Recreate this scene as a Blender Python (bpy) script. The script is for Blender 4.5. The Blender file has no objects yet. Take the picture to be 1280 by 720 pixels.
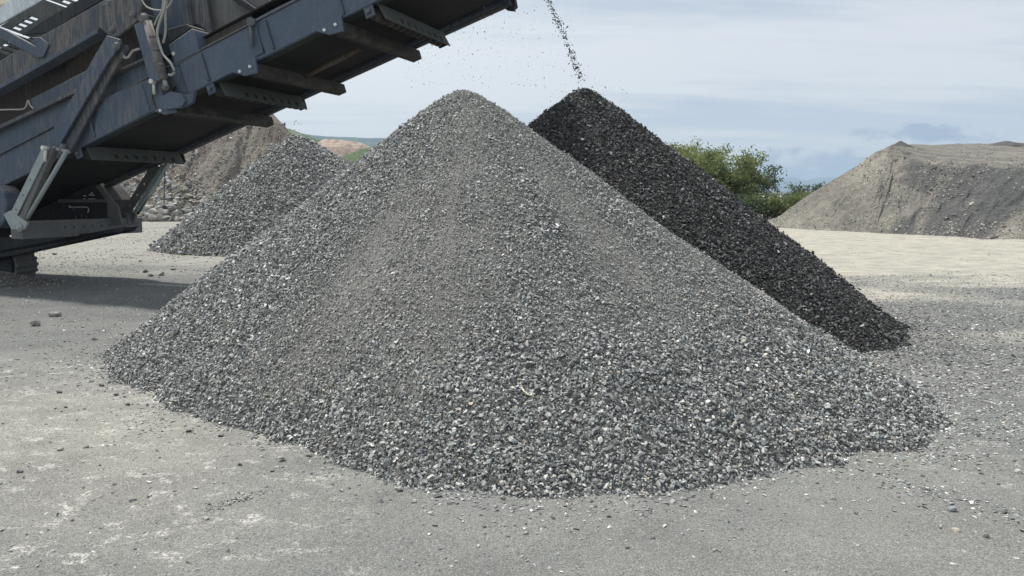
import bpy, bmesh, math, random
import numpy as np
from mathutils import Vector, Matrix, Euler
random.seed(7); rng = np.random.default_rng(7)
R = math.radians
S = bpy.context.scene
C = S.collection

# ---------------------------------------------------------------- camera
F = 931.0; HZ = 243.0; PITCH = math.atan((360 - HZ) / F); CH = 1.6
cam_d = bpy.data.cameras.new('camera'); cam = bpy.data.objects.new('camera', cam_d); C.objects.link(cam)
cam.location = (0, 0, CH); cam.rotation_euler = (R(90) - PITCH, 0, 0)
cam_d.sensor_width = 36; cam_d.lens = 36 * F / 1280; cam_d.clip_start = 0.1; cam_d.clip_end = 40000
S.camera = cam

def ray(px, py):
    x = (px - 640) / F; u = (360 - py) / F
    return np.array([x, math.cos(PITCH) + u * math.sin(PITCH), -math.sin(PITCH) + u * math.cos(PITCH)])
def gnd(px, py, z=0.0):
    r = ray(px, py); return r * ((CH - z) / -r[2]) + np.array([0, 0, CH])
def at(px, py, d):
    r = ray(px, py); r = r * (d / r[1]); r[2] += CH; return r

# ---------------------------------------------------------------- light
SUN_EL = R(60); SUN_AZ = R(-50)            # azimuth from +Y (view direction), negative = left
w = bpy.data.worlds.new('World'); S.world = w; w.use_nodes = True
nt = w.node_tree; nt.nodes.clear(); N = nt.nodes.new; Lk = nt.links.new
def wm(op, a, b=None, c=None):
    n = N('ShaderNodeMath'); n.operation = op
    for i, v in enumerate((a, b, c)):
        if v is None: continue
        if isinstance(v, (int, float)): n.inputs[i].default_value = v
        else: Lk(v, n.inputs[i])
    return n.outputs[0]
sky = N('ShaderNodeTexSky'); sky.sky_type = 'NISHITA'; sky.sun_disc = False
sky.sun_elevation = SUN_EL; sky.sun_rotation = SUN_AZ; sky.dust_density = 1.5
bg1 = N('ShaderNodeBackground'); bg1.inputs[1].default_value = 0.1; Lk(sky.outputs[0], bg1.inputs[0])
tc = N('ShaderNodeTexCoord'); sep = N('ShaderNodeSeparateXYZ'); Lk(tc.outputs['Generated'], sep.inputs[0])
dx, dy, dz = sep.outputs
# cloud layer seen in perspective: direction projected on a plane, so streaks flatten towards the horizon
zz = wm('MAXIMUM', wm('ADD', dz, 0.10), 0.03)
cmb = N('ShaderNodeCombineXYZ'); Lk(wm('DIVIDE', dx, zz), cmb.inputs[0]); Lk(wm('DIVIDE', dy, zz), cmb.inputs[1])
def noise(scale, detail, rough, vec, dist=0.0, sc3=None, loc=(0, 0, 0)):
    mp = N('ShaderNodeMapping'); Lk(vec, mp.inputs[0]); mp.inputs['Location'].default_value = loc
    if sc3: mp.inputs['Scale'].default_value = sc3
    n = N('ShaderNodeTexNoise'); n.inputs['Scale'].default_value = scale; n.inputs['Detail'].default_value = detail
    n.inputs['Roughness'].default_value = rough; n.inputs['Distortion'].default_value = dist
    Lk(mp.outputs[0], n.inputs['Vector']); return n.outputs[0]
def smooth(v, lo, hi):
    m = N('ShaderNodeMapRange'); m.interpolation_type = 'SMOOTHSTEP'; Lk(v, m.inputs[0])
    m.inputs[1].default_value = lo; m.inputs[2].default_value = hi; return m.outputs[0]
n1 = noise(0.55, 5, 0.52, cmb.outputs[0], 0.5, (0.35, 1.0, 1.0), (3.1, 1.7, 0))
n2 = noise(1.6, 4, 0.5, cmb.outputs[0], 0.3, (0.4, 1.0, 1.0), (9.1, 4.0, 0))
n3 = noise(3.6, 4, 0.55, cmb.outputs[0], 0.4, (0.3, 1.0, 1.0), (2.0, 7.5, 0))
f1 = smooth(wm('ADD', wm('ADD', wm('MULTIPLY', n1, 0.52), wm('MULTIPLY', n2, 0.28)), wm('MULTIPLY', n3, 0.20)), 0.385, 0.555)
cr = N('ShaderNodeValToRGB'); Lk(f1, cr.inputs[0])
cr.color_ramp.elements[0].position = 0; cr.color_ramp.elements[0].color = (0.50, 0.62, 0.80, 1)
cr.color_ramp.elements[1].position = 1; cr.color_ramp.elements[1].color = (0.93, 0.965, 0.98, 1)
e = cr.color_ramp.elements.new(0.5); e.color = (0.70, 0.775, 0.85, 1)
# brighter thin cloud towards the left of the view, cooler at the right
side = smooth(dx, -0.35, 0.45)
mxs = N('ShaderNodeMixRGB'); mxs.blend_type = 'MULTIPLY'; Lk(side, mxs.inputs[0]); Lk(cr.outputs[0], mxs.inputs[1]); mxs.inputs[2].default_value = (0.90, 0.90, 0.925, 1)
# pale band just above the horizon
hb = wm('MULTIPLY', smooth(dz, 0.19, 0.0), 0.80)
mxh = N('ShaderNodeMixRGB'); Lk(hb, mxh.inputs[0]); Lk(mxs.outputs[0], mxh.inputs[1]); mxh.inputs[2].default_value = (0.90, 0.93, 0.93, 1)
# low blue-grey cumulus at the right
ysafe = wm('MAXIMUM', dy, 0.05); aa = wm('DIVIDE', dx, ysafe); ee = wm('DIVIDE', dz, ysafe)
cdir = N('ShaderNodeCombineXYZ'); Lk(aa, cdir.inputs[0]); Lk(ee, cdir.inputs[1])
cn = noise(38, 5, 0.6, cdir.outputs[0], 0.2, (0.5, 1.0, 1.0))
prev = mxh.outputs[0]
for (px, py, rx, ry, am) in ((1150, 170, 75, 16, .85), (1215, 178, 60, 14, .5), (1030, 208, 95, 22, .7), (965, 200, 30, 14, .6)):
    r0 = ray(px, py); a0 = r0[0] / r0[1]; e0 = r0[2] / r0[1]
    da = wm('DIVIDE', wm('SUBTRACT', aa, a0), rx / F); de = wm('DIVIDE', wm('SUBTRACT', ee, e0), ry / F)
    rr = wm('ADD', wm('MULTIPLY', da, da), wm('MULTIPLY', de, de))
    m_ = smooth(wm('ADD', wm('SUBTRACT', 1.0, rr), wm('MULTIPLY', wm('SUBTRACT', cn, 0.5), 4.5)), 0.0, 0.9)
    m_ = wm('MULTIPLY', m_, wm('MULTIPLY', smooth(rr, 2.4, 0.9), am))
    mm = N('ShaderNodeMixRGB'); Lk(m_, mm.inputs[0]); Lk(prev, mm.inputs[1]); mm.inputs[2].default_value = (0.36, 0.46, 0.62, 1)
    prev = mm.outputs[0]
bg2 = N('ShaderNodeBackground'); Lk(prev, bg2.inputs[0]); bg2.inputs[1].default_value = 1.0
mxw = N('ShaderNodeMixShader'); mxw.inputs[0].default_value = 0.9; Lk(bg1.outputs[0], mxw.inputs[1]); Lk(bg2.outputs[0], mxw.inputs[2])
wo = N('ShaderNodeOutputWorld'); Lk(mxw.outputs[0], wo.inputs[0])

sd = bpy.data.lights.new('sun', 'SUN'); sd.energy = 4.8; sd.angle = R(4.0); sd.color = (1.0, 0.955, 0.89)
sun = bpy.data.objects.new('sun', sd); C.objects.link(sun)
sdir = Vector((math.sin(SUN_AZ) * math.cos(SUN_EL), math.cos(SUN_AZ) * math.cos(SUN_EL), math.sin(SUN_EL)))
sun.rotation_euler = sdir.to_track_quat('Z', 'Y').to_euler(); sun.location = (0, 0, 40)
S.view_settings.view_transform = 'Standard'; S.view_settings.look = 'None'
S.view_settings.exposure = 0.0; S.view_settings.gamma = 1.0
S.cycles.volume_bounces = 0

# ---------------------------------------------------------------- helpers
def nz(x, y, seed=0):
    """value noise, numpy"""
    xi = np.floor(x).astype(np.int64); yi = np.floor(y).astype(np.int64); fx = x - xi; fy = y - yi
    fx = fx * fx * (3 - 2 * fx); fy = fy * fy * (3 - 2 * fy)
    def h(a, b):
        n = (a * 374761393 + b * 668265263 + seed * 974634777) & 0x7fffffff
        n = ((n ^ (n >> 13)) * 1274126177) & 0x7fffffff
        return ((n ^ (n >> 16)) & 0xffff) / 65535.0
    return (h(xi, yi) * (1 - fx) + h(xi + 1, yi) * fx) * (1 - fy) + (h(xi, yi + 1) * (1 - fx) + h(xi + 1, yi + 1) * fx) * fy
def fbm(x, y, sc=1.0, oc=4, seed=0):
    s = 0; a = .5; t = 0
    for k in range(oc):
        s = s + a * nz(x * sc * 2 ** k + 17.3 * k, y * sc * 2 ** k + 5.1 * k, seed + k); t += a; a *= .5
    return s / t
def sstep(v, lo, hi):
    t = np.clip((v - lo) / (hi - lo), 0, 1); return t * t * (3 - 2 * t)

def tag(o, label=None, cat=None, group=None, kind=None):
    if label: o['label'] = label
    if cat: o['category'] = cat
    if group: o['group'] = group
    if kind: o['kind'] = kind
    return o
def empty(name, loc, label, cat, group=None):
    o = bpy.data.objects.new(name, None); C.objects.link(o); o.location = loc; tag(o, label, cat, group); return o
def link(name, me, parent=None, loc=None):
    o = bpy.data.objects.new(name, me); C.objects.link(o)
    if parent:
        o.parent = parent
        if loc is None:                    # mesh given in world coordinates
            t = Vector(parent.location); p = parent.parent
            while p: t += Vector(p.location); p = p.parent
            o.location = -t
        else: o.location = loc
    elif loc is not None: o.location = loc
    return o
def mesh_np(name, V, Fq, mat, smooth=False):
    V = np.asarray(V, dtype=np.float32); Fq = np.asarray(Fq, dtype=np.int32); k = Fq.shape[1]
    me = bpy.data.meshes.new(name)
    me.vertices.add(len(V)); me.vertices.foreach_set('co', V.ravel())
    me.loops.add(Fq.size); me.loops.foreach_set('vertex_index', Fq.ravel())
    me.polygons.add(len(Fq)); me.polygons.foreach_set('loop_start', np.arange(0, Fq.size, k, dtype=np.int32))
    me.polygons.foreach_set('loop_total', np.full(len(Fq), k, dtype=np.int32))
    me.polygons.foreach_set('use_smooth', np.full(len(Fq), smooth))
    me.materials.append(mat); me.update(calc_edges=True); return me
def grid_faces(nr, nc):
    i = np.arange(nr - 1)[:, None] * nc + np.arange(nc - 1)[None, :]
    return np.stack([i, i + 1, i + 1 + nc, i + nc], -1).reshape(-1, 4)
def attr(me, name, vals, typ='FLOAT', dom='POINT'):
    a = me.attributes.new(name, typ, dom)
    key = {'FLOAT': 'value', 'INT': 'value', 'FLOAT_VECTOR': 'vector', 'FLOAT_COLOR': 'color'}[typ]
    a.data.foreach_set(key, np.ascontiguousarray(vals, dtype=np.int32 if typ == 'INT' else np.float32).ravel())

# ---------------------------------------------------------------- materials
class M:
    def __init__(s, name, rough=0.85, metallic=0.0, spec=0.3):
        s.m = bpy.data.materials.new(name); s.m.use_nodes = True; s.t = s.m.node_tree; s.t.nodes.clear()
        s.b = s.n('ShaderNodeBsdfPrincipled'); o = s.n('ShaderNodeOutputMaterial'); s.l(s.b.outputs[0], o.inputs[0])
        s.b.inputs['Roughness'].default_value = rough; s.b.inputs['Metallic'].default_value = metallic
        s.b.inputs['Specular IOR Level'].default_value = spec
        s.tc = s.n('ShaderNodeTexCoord'); s.geo = s.n('ShaderNodeNewGeometry')
    def n(s, k): return s.t.nodes.new(k)
    def l(s, a, b): s.t.links.new(a, b)
    def noise(s, scale, detail=4, rough=.6, sc3=None, dist=0, vec=None, out=0):
        v = vec or s.geo.outputs['Position']
        mp = s.n('ShaderNodeMapping'); s.l(v, mp.inputs[0])
        if sc3: mp.inputs['Scale'].default_value = sc3
        n = s.n('ShaderNodeTexNoise'); n.inputs['Scale'].default_value = scale; n.inputs['Detail'].default_value = detail
        n.inputs['Roughness'].default_value = rough; n.inputs['Distortion'].default_value = dist
        s.l(mp.outputs[0], n.inputs['Vector']); return n.outputs[out]
    def ramp(s, v, stops):
        r = s.n('ShaderNodeValToRGB'); s.l(v, r.inputs[0]); el = r.color_ramp.elements
        el[0].position = stops[0][0]; el[1].position = stops[-1][0]
        el[0].color = (*stops[0][1], 1) if isinstance(stops[0][1], tuple) else (stops[0][1],) * 3 + (1,)
        el[1].color = (*stops[-1][1], 1) if isinstance(stops[-1][1], tuple) else (stops[-1][1],) * 3 + (1,)
        for p, c in stops[1:-1]:
            e = el.new(p); e.color = (*c, 1) if isinstance(c, tuple) else (c, c, c, 1)
        return r.outputs[0]
    def mix(s, f, a, b, mode='MIX'):
        m = s.n('ShaderNodeMixRGB'); m.blend_type = mode
        for i, v in enumerate((f, a, b)):
            if isinstance(v, (int, float)): m.inputs[i].default_value = v if i == 0 else (v, v, v, 1)
            elif isinstance(v, tuple): m.inputs[i].default_value = (*v, 1)
            else: s.l(v, m.inputs[i])
        return m.outputs[0]
    def math(s, op, a, b=None):
        n = s.n('ShaderNodeMath'); n.operation = op
        for i, v in enumerate((a, b)):
            if v is None: continue
            if isinstance(v, (int, float)): n.inputs[i].default_value = v
            else: s.l(v, n.inputs[i])
        return n.outputs[0]
    def attr(s, name, typ='GEOMETRY', out='Fac'):
        a = s.n('ShaderNodeAttribute'); a.attribute_name = name; a.attribute_type = typ; return a.outputs[out]
    def bump(s, h, strength=.5, dist=.01, prev=None):
        b = s.n('ShaderNodeBump'); b.inputs['Strength'].default_value = strength; b.inputs['Distance'].default_value = dist
        s.l(h, b.inputs['Height'])
        if prev: s.l(prev, b.inputs['Normal'])
        return b.outputs[0]
    def done(s, col, nrm=None):
        if isinstance(col, tuple): s.b.inputs['Base Color'].default_value = (*col, 1)
        else: s.l(col, s.b.inputs['Base Color'])
        if nrm: s.l(nrm, s.b.inputs['Normal'])
        return s.m

def mat_stone():
    m = M('crushed_stone', .75, spec=.35)
    t = m.attr('tint', 'INSTANCER', 'Color')
    g = m.noise(60, 3, .7)
    c = m.mix(1.0, t, m.ramp(g, [(.25, .62), (.75, 1.35)]), 'MULTIPLY')
    return m.done(c, m.bump(g, .35, .004))
MS = mat_stone()
def mat_pile(name, a, b, c_):
    m = M(name, .95, spec=.1)
    n1 = m.noise(90, 4, .75); n2 = m.noise(1.4, 4, .6)
    c = m.ramp(n1, [(.3, a), (.5, b), (.72, c_)])
    c = m.mix(1.0, c, m.ramp(n2, [(.3, .8), (.7, 1.15)]), 'MULTIPLY')
    c = m.mix(m.attr('fines'), m.mix(1.0, c, (.62, .62, .63), 'MULTIPLY'), c)  # coarse areas darkened in colour: shade painted into the gaps between stones
    return m.done(c, m.bump(n1, .9, .02))
MP_grey = mat_pile('fine_grey_crusher_dust', (.13, .13, .124), (.25, .245, .225), (.36, .352, .32))
MP_dark = mat_pile('dark_fines', (.03, .029, .028), (.06, .058, .056), (.11, .108, .105))

def mat_ground():
    m = M('quarry_ground', .95, spec=.12)
    pale = m.attr('pale'); grav_shade = m.attr('gravelly_shaded'); white = m.attr('white')
    fine = m.noise(125, 3, .8); mid = m.noise(38, 4, .7); big = m.noise(.7, 5, .6); str_ = m.noise(3.0, 5, .62, (.45, 1.3, 1))
    base = m.mix(m.ramp(big, [(.35, 0.), (.65, 1.)]), (.195, .198, .188), (.245, .243, .222))
    base = m.mix(pale, base, m.mix(m.ramp(str_, [(.35, 0.), (.62, 1.)]), (.34, .325, .275), (.50, .475, .40)))
    base = m.mix(m.math('MULTIPLY', grav_shade, m.ramp(mid, [(.38, .75), (.62, .25)])), base, (.13, .134, .132))
    wn = m.noise(5.0, 7, .74, (.9, 1.1, 1), .4); wf = m.math('MULTIPLY', white, m.ramp(wn, [(.53, 0.), (.62, 1.)]))
    wf = m.math('MULTIPLY', wf, m.ramp(m.noise(45, 4, .75), [(.45, .0), (.55, 1.)]))
    base = m.mix(wf, base, (.56, .55, .50))
    cl = m.noise(1.9, 6, .7); base = m.mix(.75, base, m.ramp(cl, [(.34, .84), (.5, 1.0), (.66, 1.10)]), 'MULTIPLY')
    sp = m.ramp(fine, [(.30, .30), (.46, .85), (.56, 1.12), (.70, 1.9)])
    base = m.mix(.95, base, sp, 'MULTIPLY')
    base = m.mix(.5, base, m.ramp(mid, [(.3, .68), (.7, 1.28)]), 'MULTIPLY')
    b1 = m.bump(fine, .6, .006); b2 = m.bump(mid, .55, .02, b1)
    return m.done(base, b2)
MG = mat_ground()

def mat_bank(name, lo, hi, alt=None, rot=0.0, fine=9):
    """loose earth / rock slope: downhill streaks + lumps"""
    m = M(name, .95, spec=.1)
    s1 = m.noise(.55, 6, .65, (1.0, .35, .35)); s2 = m.noise(fine, 5, .75); s3 = m.noise(2.2, 5, .7)
    c = m.mix(m.ramp(s1, [(.36, 0.), (.64, 1.)]), lo, hi)
    if alt: c = m.mix(m.attr('alt'), c, alt)
    c = m.mix(.9, c, m.ramp(s3, [(.3, .72), (.7, 1.25)]), 'MULTIPLY')
    c = m.mix(.9, c, m.ramp(s2, [(.3, .6), (.5, 1.0), (.72, 1.4)]), 'MULTIPLY')
    return m.done(c, m.bump(s2, .8, .12, m.bump(s3, .6, .25)))
MB_tan = mat_bank('tan_spoil', (.185, .176, .155), (.30, .282, .24), (.125, .126, .122))
MB_brown = mat_bank('brown_spoil', (.14, .125, .108), (.235, .205, .17), (.26, .235, .20))
def mat_boulder():
    m = M('pale_boulder', .9, spec=.2)
    t = m.attr('tint', 'INSTANCER', 'Color'); g = m.noise(5, 5, .7)
    return m.done(m.mix(1., t, m.ramp(g, [(.3, .65), (.7, 1.25)]), 'MULTIPLY'), m.bump(g, .6, .05))
MBO = mat_boulder()

def mat_paint(name, col, dust, amt=.5, rough=.5, streak=(9, 9, 1.2), metallic=0.0):
    m = M(name, rough, metallic, .4)
    s = m.noise(2.2, 6, .7, streak); d = m.noise(5, 6, .7); f = m.noise(40, 3, .7)
    pt = m.noise(.9, 4, .6); f1 = m.math('MULTIPLY', m.math('MULTIPLY', m.ramp(s, [(.44, 0.), (.60, 1.)]), m.ramp(pt, [(.40, .35), (.58, 1.5)])), amt)
    # dust lies on faces that look up
    sx = m.n('ShaderNodeSeparateXYZ'); m.l(m.geo.outputs['Normal'], sx.inputs[0])
    up = m.ramp(sx.outputs[2], [(.35, 0.), (.8, 1.)])
    c = m.mix(f1, m.mix(m.ramp(d, [(.35, 0.), (.7, 1.)]), col, tuple(x * 1.35 for x in col)), dust)
    c = m.mix(m.math('MULTIPLY', up, .85), c, tuple(x * 1.1 for x in dust))
    c = m.mix(.6, c, m.ramp(f, [(.3, .75), (.7, 1.2)]), 'MULTIPLY')
    m.l(m.ramp(d, [(.3, rough), (.7, min(1, rough + .3))]), m.b.inputs['Roughness'])
    return m.done(c, m.bump(d, .12, .01))
DUST = (.19, .18, .168)
P_blue = mat_paint('dusty_blue_paint', (.052, .074, .104), DUST, .38)
P_blue2 = mat_paint('clean_blue_paint', (.064, .088, .124), DUST, .22, .45)
P_dusty = mat_paint('heavily_dusted_paint', (.065, .075, .09), (.17, .155, .135), .75, .8)
P_grey = mat_paint('dusty_grey_steel', (.11, .115, .115), DUST, .5, .7)
P_galv = mat_paint('galvanised_steel', (.25, .29, .30), (.30, .29, .26), .35, .55)
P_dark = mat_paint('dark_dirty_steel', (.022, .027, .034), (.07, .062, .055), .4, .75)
P_brown = mat_paint('dirt_caked_skirt', (.045, .04, .038), (.10, .085, .07), .5, .95)
P_brown2 = mat_paint('dusty_brown_steel', (.040, .039, .037), (.12, .105, .088), .6, .9, (2.5, 2.5, 3))
P_belt = mat_paint('black_rubber_belt', (.012, .012, .013), (.05, .045, .04), .25, .9)
P_white = mat_paint('off_white_panel', (.55, .60, .62), (.4, .4, .38), .3, .5)
P_cream = mat_paint('cream_panel', (.75, .66, .48), (.6, .55, .45), .2, .5)
P_pin = mat_paint('bright_zinc', (.62, .62, .58), DUST, .2, .4)
P_hose = mat_paint('dusty_grey_hose', (.28, .28, .26), (.4, .38, .33), .4, .7)
P_walk = mat_paint('dark_green_grey_walkway', (.055, .065, .062), (.12, .12, .105), .5, .7)
P_cyl = mat_paint('dust_covered_cylinder', (.11, .105, .10), (.24, .215, .19), .6, .8, (4, 4, 4))
P_chain = mat_paint('rusty_steel', (.10, .07, .05), DUST, .5, .8)

# ---------------------------------------------------------------- stone shapes (sources, never linked to the scene)
shapes = bpy.data.collections.new('gravel_shapes')
stone_meshes = []
for k in range(10):
    bm = bmesh.new(); r_ = random.Random(100 + k)
    ax = (1.1, r_.uniform(.55, .85), r_.uniform(.22, .5))
    for i in range(r_.randint(9, 13)):
        v = Vector([r_.uniform(-1, 1) for _ in range(3)]); v = v.normalized() * r_.uniform(.8, 1.05)
        bm.verts.new((v.x * ax[0] * .5, v.y * ax[1] * .5, v.z * ax[2] * .5))
    res = bmesh.ops.convex_hull(bm, input=list(bm.verts))
    bmesh.ops.delete(bm, geom=[g for g in bm.verts if not g.link_faces], context='VERTS')
    bmesh.ops.recalc_face_normals(bm, faces=bm.faces)
    me = bpy.data.meshes.new('stone'); bm.to_mesh(me); bm.free(); me.materials.append(MS)
    stone_meshes.append(me)
    so = bpy.data.objects.new('stone_shape', me); shapes.objects.link(so)

def gn_scatter():
    g = bpy.data.node_groups.new('scatter_stones', 'GeometryNodeTree')
    g.interface.new_socket('Geometry', in_out='INPUT', socket_type='NodeSocketGeometry')
    g.interface.new_socket('Geometry', in_out='OUTPUT', socket_type='NodeSocketGeometry')
    n = g.nodes.new; i = n('NodeGroupInput'); o = n('NodeGroupOutput'); ip = n('GeometryNodeInstanceOnPoints')
    ci = n('GeometryNodeCollectionInfo'); ci.inputs['Collection'].default_value = shapes
    ci.inputs['Separate Children'].default_value = True; ci.inputs['Reset Children'].default_value = True
    def na(name, t):
        a = n('GeometryNodeInputNamedAttribute'); a.data_type = t; a.inputs['Name'].default_value = name
        return [s for s in a.outputs if s.enabled and s.name == 'Attribute'][0]
    er = n('FunctionNodeEulerToRotation')
    g.links.new(na('rot', 'FLOAT_VECTOR'), er.inputs[0])
    g.links.new(i.outputs[0], ip.inputs['Points']); g.links.new(ci.outputs[0], ip.inputs['Instance'])
    ip.inputs['Pick Instance'].default_value = True
    g.links.new(na('idx', 'INT'), ip.inputs['Instance Index'])
    g.links.new(er.outputs[0], ip.inputs['Rotation']); g.links.new(na('scl', 'FLOAT_VECTOR'), ip.inputs['Scale'])
    g.links.new(ip.outputs[0], o.inputs[0]); return g
GNS = gn_scatter()

def eulers(nrm, tilt):
    """random spin about the normal plus random tilt -> XYZ eulers"""
    n = len(nrm); nrm = nrm / np.linalg.norm(nrm, axis=1, keepdims=True)
    nrm = nrm + rng.normal(0, tilt, (n, 3)); nrm /= np.linalg.norm(nrm, axis=1, keepdims=True)
    a = rng.normal(0, 1, (n, 3)); x = a - nrm * (a * nrm).sum(1, keepdims=True); x /= np.linalg.norm(x, axis=1, keepdims=True)
    y = np.cross(nrm, x)
    m = np.stack([x, y, nrm], -1)           # columns
    ry = -np.arcsin(np.clip(m[:, 2, 0], -1, 1)); rx = np.arctan2(m[:, 2, 1], m[:, 2, 2]); rz = np.arctan2(m[:, 1, 0], m[:, 0, 0])
    return np.stack([rx, ry, rz], -1)
def tints(n, pal, wts, jit=.18):
    pal = np.array(pal); k = rng.choice(len(pal), n, p=np.array(wts) / sum(wts))
    t = pal[k] * np.exp(rng.normal(0, jit, (n, 1))) * np.exp(rng.normal(0, .014, (n, 3)))
    return np.clip(t, .004, .9)
def scatter(name, P, E, SC, T, parent=None, kind='stuff', label=None, cat=None):
    org = np.zeros(3)
    me = bpy.data.meshes.new(name); me.vertices.add(len(P)); me.vertices.foreach_set('co', P.astype(np.float32).ravel())
    attr(me, 'rot', E, 'FLOAT_VECTOR'); attr(me, 'scl', SC, 'FLOAT_VECTOR')
    attr(me, 'idx', rng.integers(0, len(stone_meshes), len(P)), 'INT')
    attr(me, 'tint', np.concatenate([T, np.ones((len(T), 1))], 1), 'FLOAT_COLOR')
    me.materials.append(MS); me.update()
    o = link(name, me, parent); md = o.modifiers.new('scatter', 'NODES'); md.node_group = GNS
    tag(o, label, cat, None, kind); return o
PAL_GREY = [(.105, .109, .108), (.20, .206, .202), (.31, .315, .305), (.44, .44, .415), (.62, .61, .575), (.40, .36, .30), (.23, .255, .255)]
W_GREY = [14, 25, 27, 18, 5, 3, 4]
PAL_DARK = [(.034, .033, .032), (.060, .059, .058), (.10, .099, .096), (.17, .17, .165), (.36, .36, .35)]
W_DARK = [26, 36, 26, 10, 2]

# ---------------------------------------------------------------- ground
def piles_clear(x, y): return 0
def gh(x, y):
    near = np.clip(1.5 - np.abs(y) / 60, .3, 1)
    h = (fbm(x, y, .35, 4, 3) - .5) * .05 + (fbm(x, y, 2.2, 4, 9) - .5) * .028
    crust = sstep(-x, .2, 1.5) * (1 - sstep(y, 7, 9)); h = h + crust * .05 * np.clip(fbm(x * .55 + y * .35, y - x * .45, 3.2, 4, 33) - .55, 0, 1) ** 1.0 * 1.4
    tr1 = np.exp(-((x - 5.2 - .9 * np.sin(y * .22) + .25 * (y - 8)) / .16) ** 2) + np.exp(-((x - 3.4 - .9 * np.sin(y * .22) + .25 * (y - 8)) / .16) ** 2); h = h - .018 * tr1 * sstep(y, 4, 6)
    rut = np.exp(-((y - 14.5 - .18 * x - .6 * np.sin(x * .3)) / .35) ** 2) + np.exp(-((y - 19 - .12 * x) / .4) ** 2) + np.exp(-((y - 24 - .2 * x) / .5) ** 2)
    h = h - .05 * rut * sstep(x, 3, 6)
    return h
def axis_steps(lo, hi, c, d0, grow):
    out = [c]; s = d0; p = c
    while p < hi: p += s; out.append(p); s = max(d0, abs(p - c) * grow)
    p = c; neg = []; s = d0
    while p > lo: p -= s; neg.append(p); s = max(d0, abs(p - c) * grow)
    return np.array(neg[::-1] + out)
gx = axis_steps(-12000, 12000, 0, .04, .012); gy = axis_steps(-60, 22000, 4.2, .035, .0125)
X, Y = np.meshgrid(gx, gy); Zg = gh(X, Y)
far = sstep(np.hypot(X, Y), 60, 120); Zg = Zg * (1 - far) - far * .3
me = mesh_np('ground', np.stack([X, Y, Zg], -1).reshape(-1, 3), grid_faces(len(gy), len(gx)), MG, True)
x_, y_ = X.ravel(), Y.ravel()
nb = fbm(x_ * .45, y_ * 1.3, .5, 5, 21)
pale = sstep(y_ + (nb - .5) * 13, 9.5, 14.0) * sstep(x_, -1, 3) * (.75 + .25 * nb)
pale = np.maximum(pale, .42 * sstep(y_ + (nb - .5) * 5, 15.5, 18) * (x_ < 3))
pale = np.maximum(pale, .42 * np.exp(-((x_ + 3.2) / 1.8) ** 2 - ((y_ - 5.2) / 1.6) ** 2))
grav_shade = sstep(x_, 1.5, 4.5) * sstep(y_, 4.4, 6.8) * (1 - sstep(y_ + (nb - .5) * 14, 9.0, 15.0))
grav_shade = np.maximum(grav_shade, (.45 + .55 * sstep(y_ + (nb - .5) * 5, 7.6, 9.5)) * sstep(-x_, 2.8, 4.0) * sstep(y_ + (nb - .5) * 4, 6.6, 8.2) * (1 - sstep(y_ + (nb - .5) * 6, 14, 16.5)))  # left gravel, its colour deepened to broaden the shadow under the conveyor
white = sstep(-x_, .2, 1.6) * (1 - sstep(y_, 6.6, 7.6)) + .5 * sstep(x_, 1.8, 2.6) * sstep(y_, 3.4, 4.0) * (1 - sstep(y_, 6, 7))
attr(me, 'pale', np.clip(pale, 0, 1)); attr(me, 'gravelly_shaded', np.clip(grav_shade, 0, 1)); attr(me, 'white', np.clip(white, 0, 1))
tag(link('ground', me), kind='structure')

# ---------------------------------------------------------------- gravel piles
def make_pile_h(ax, ay, H, phis, Rs, top=.12, nseed=1, namp=.05, sag=0.0, foot=.02):
    ph = np.radians(np.array(phis, float)); Rs = np.array(Rs, float)
    def h(x, y):
        dx = x - ax; dy = y - ay; r = np.hypot(dx, dy); a = np.arctan2(dy, dx)
        Rr = np.interp(a, np.concatenate([ph - 2 * np.pi, ph, ph + 2 * np.pi]), np.tile(Rs, 3))
        Rr = Rr * (1 + .07 * (fbm(np.cos(a) * 3 + 9, np.sin(a) * 3 + 9, 1, 3, nseed) - .5) + .05 * (fbm(np.cos(a) * 14 + 9, np.sin(a) * 14 + 9, 1, 2, nseed + 2) - .5) * np.clip(r / Rr, 0, 1) ** 3)
        t = r / Rr
        s = H + top - np.sqrt((t * (H + .10)) ** 2 + top ** 2)
        # toe: stones that rolled a little further out
        s = s - sag * np.sin(np.clip(t, 0, 1) * np.pi) * np.exp(-((a - .1) / .75) ** 2)
        s = foot * np.logaddexp(0, s / foot) - foot * .35 - .75 * H * np.clip(t - 1, 0, 9)
        return s - .06 + namp * (fbm(x, y, 1.3, 4, nseed + 5) - .5) * 2 * np.clip(r / .8, .15, 1)
    return h
A1 = at(579, 105, 8.3); A2 = at(729, 104, 11.0); A3 = at(370, 168, 23.5)
h1 = make_pile_h(A1[0], A1[1], A1[2], [-180, -156, -135, -108, -94, -86, -78, -69, -58, -42, -13, 15, 50, 90, 140],
                 [3.65, 3.7, 3.5, 3.75, 4.2, 4.45, 4.6, 4.62, 4.72, 4.88, 3.85, 3.3, 3.2, 3.3, 3.5], .13, 3, .07, .24, .02)
h2 = make_pile_h(A2[0], A2[1], A2[2], [-180, -90, -50, -30, -15, 0, 30, 90], [4.0, 4.25, 4.5, 4.3, 3.88, 3.62, 3.6, 4.0], .12, 11, .05, 0.0, .085)
h3 = make_pile_h(A3[0], A3[1], A3[2], [-180, -90, 0, 90], [4.35, 4.2, 5.6, 4.6], .2, 23, .1)

def grad_n(h, x, y):
    e = .04; z = h(x, y)
    return z, np.stack([-(h(x + e, y) - h(x - e, y)) / (2 * e), -(h(x, y + e) - h(x, y - e)) / (2 * e), np.ones_like(x)], -1)

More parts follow.
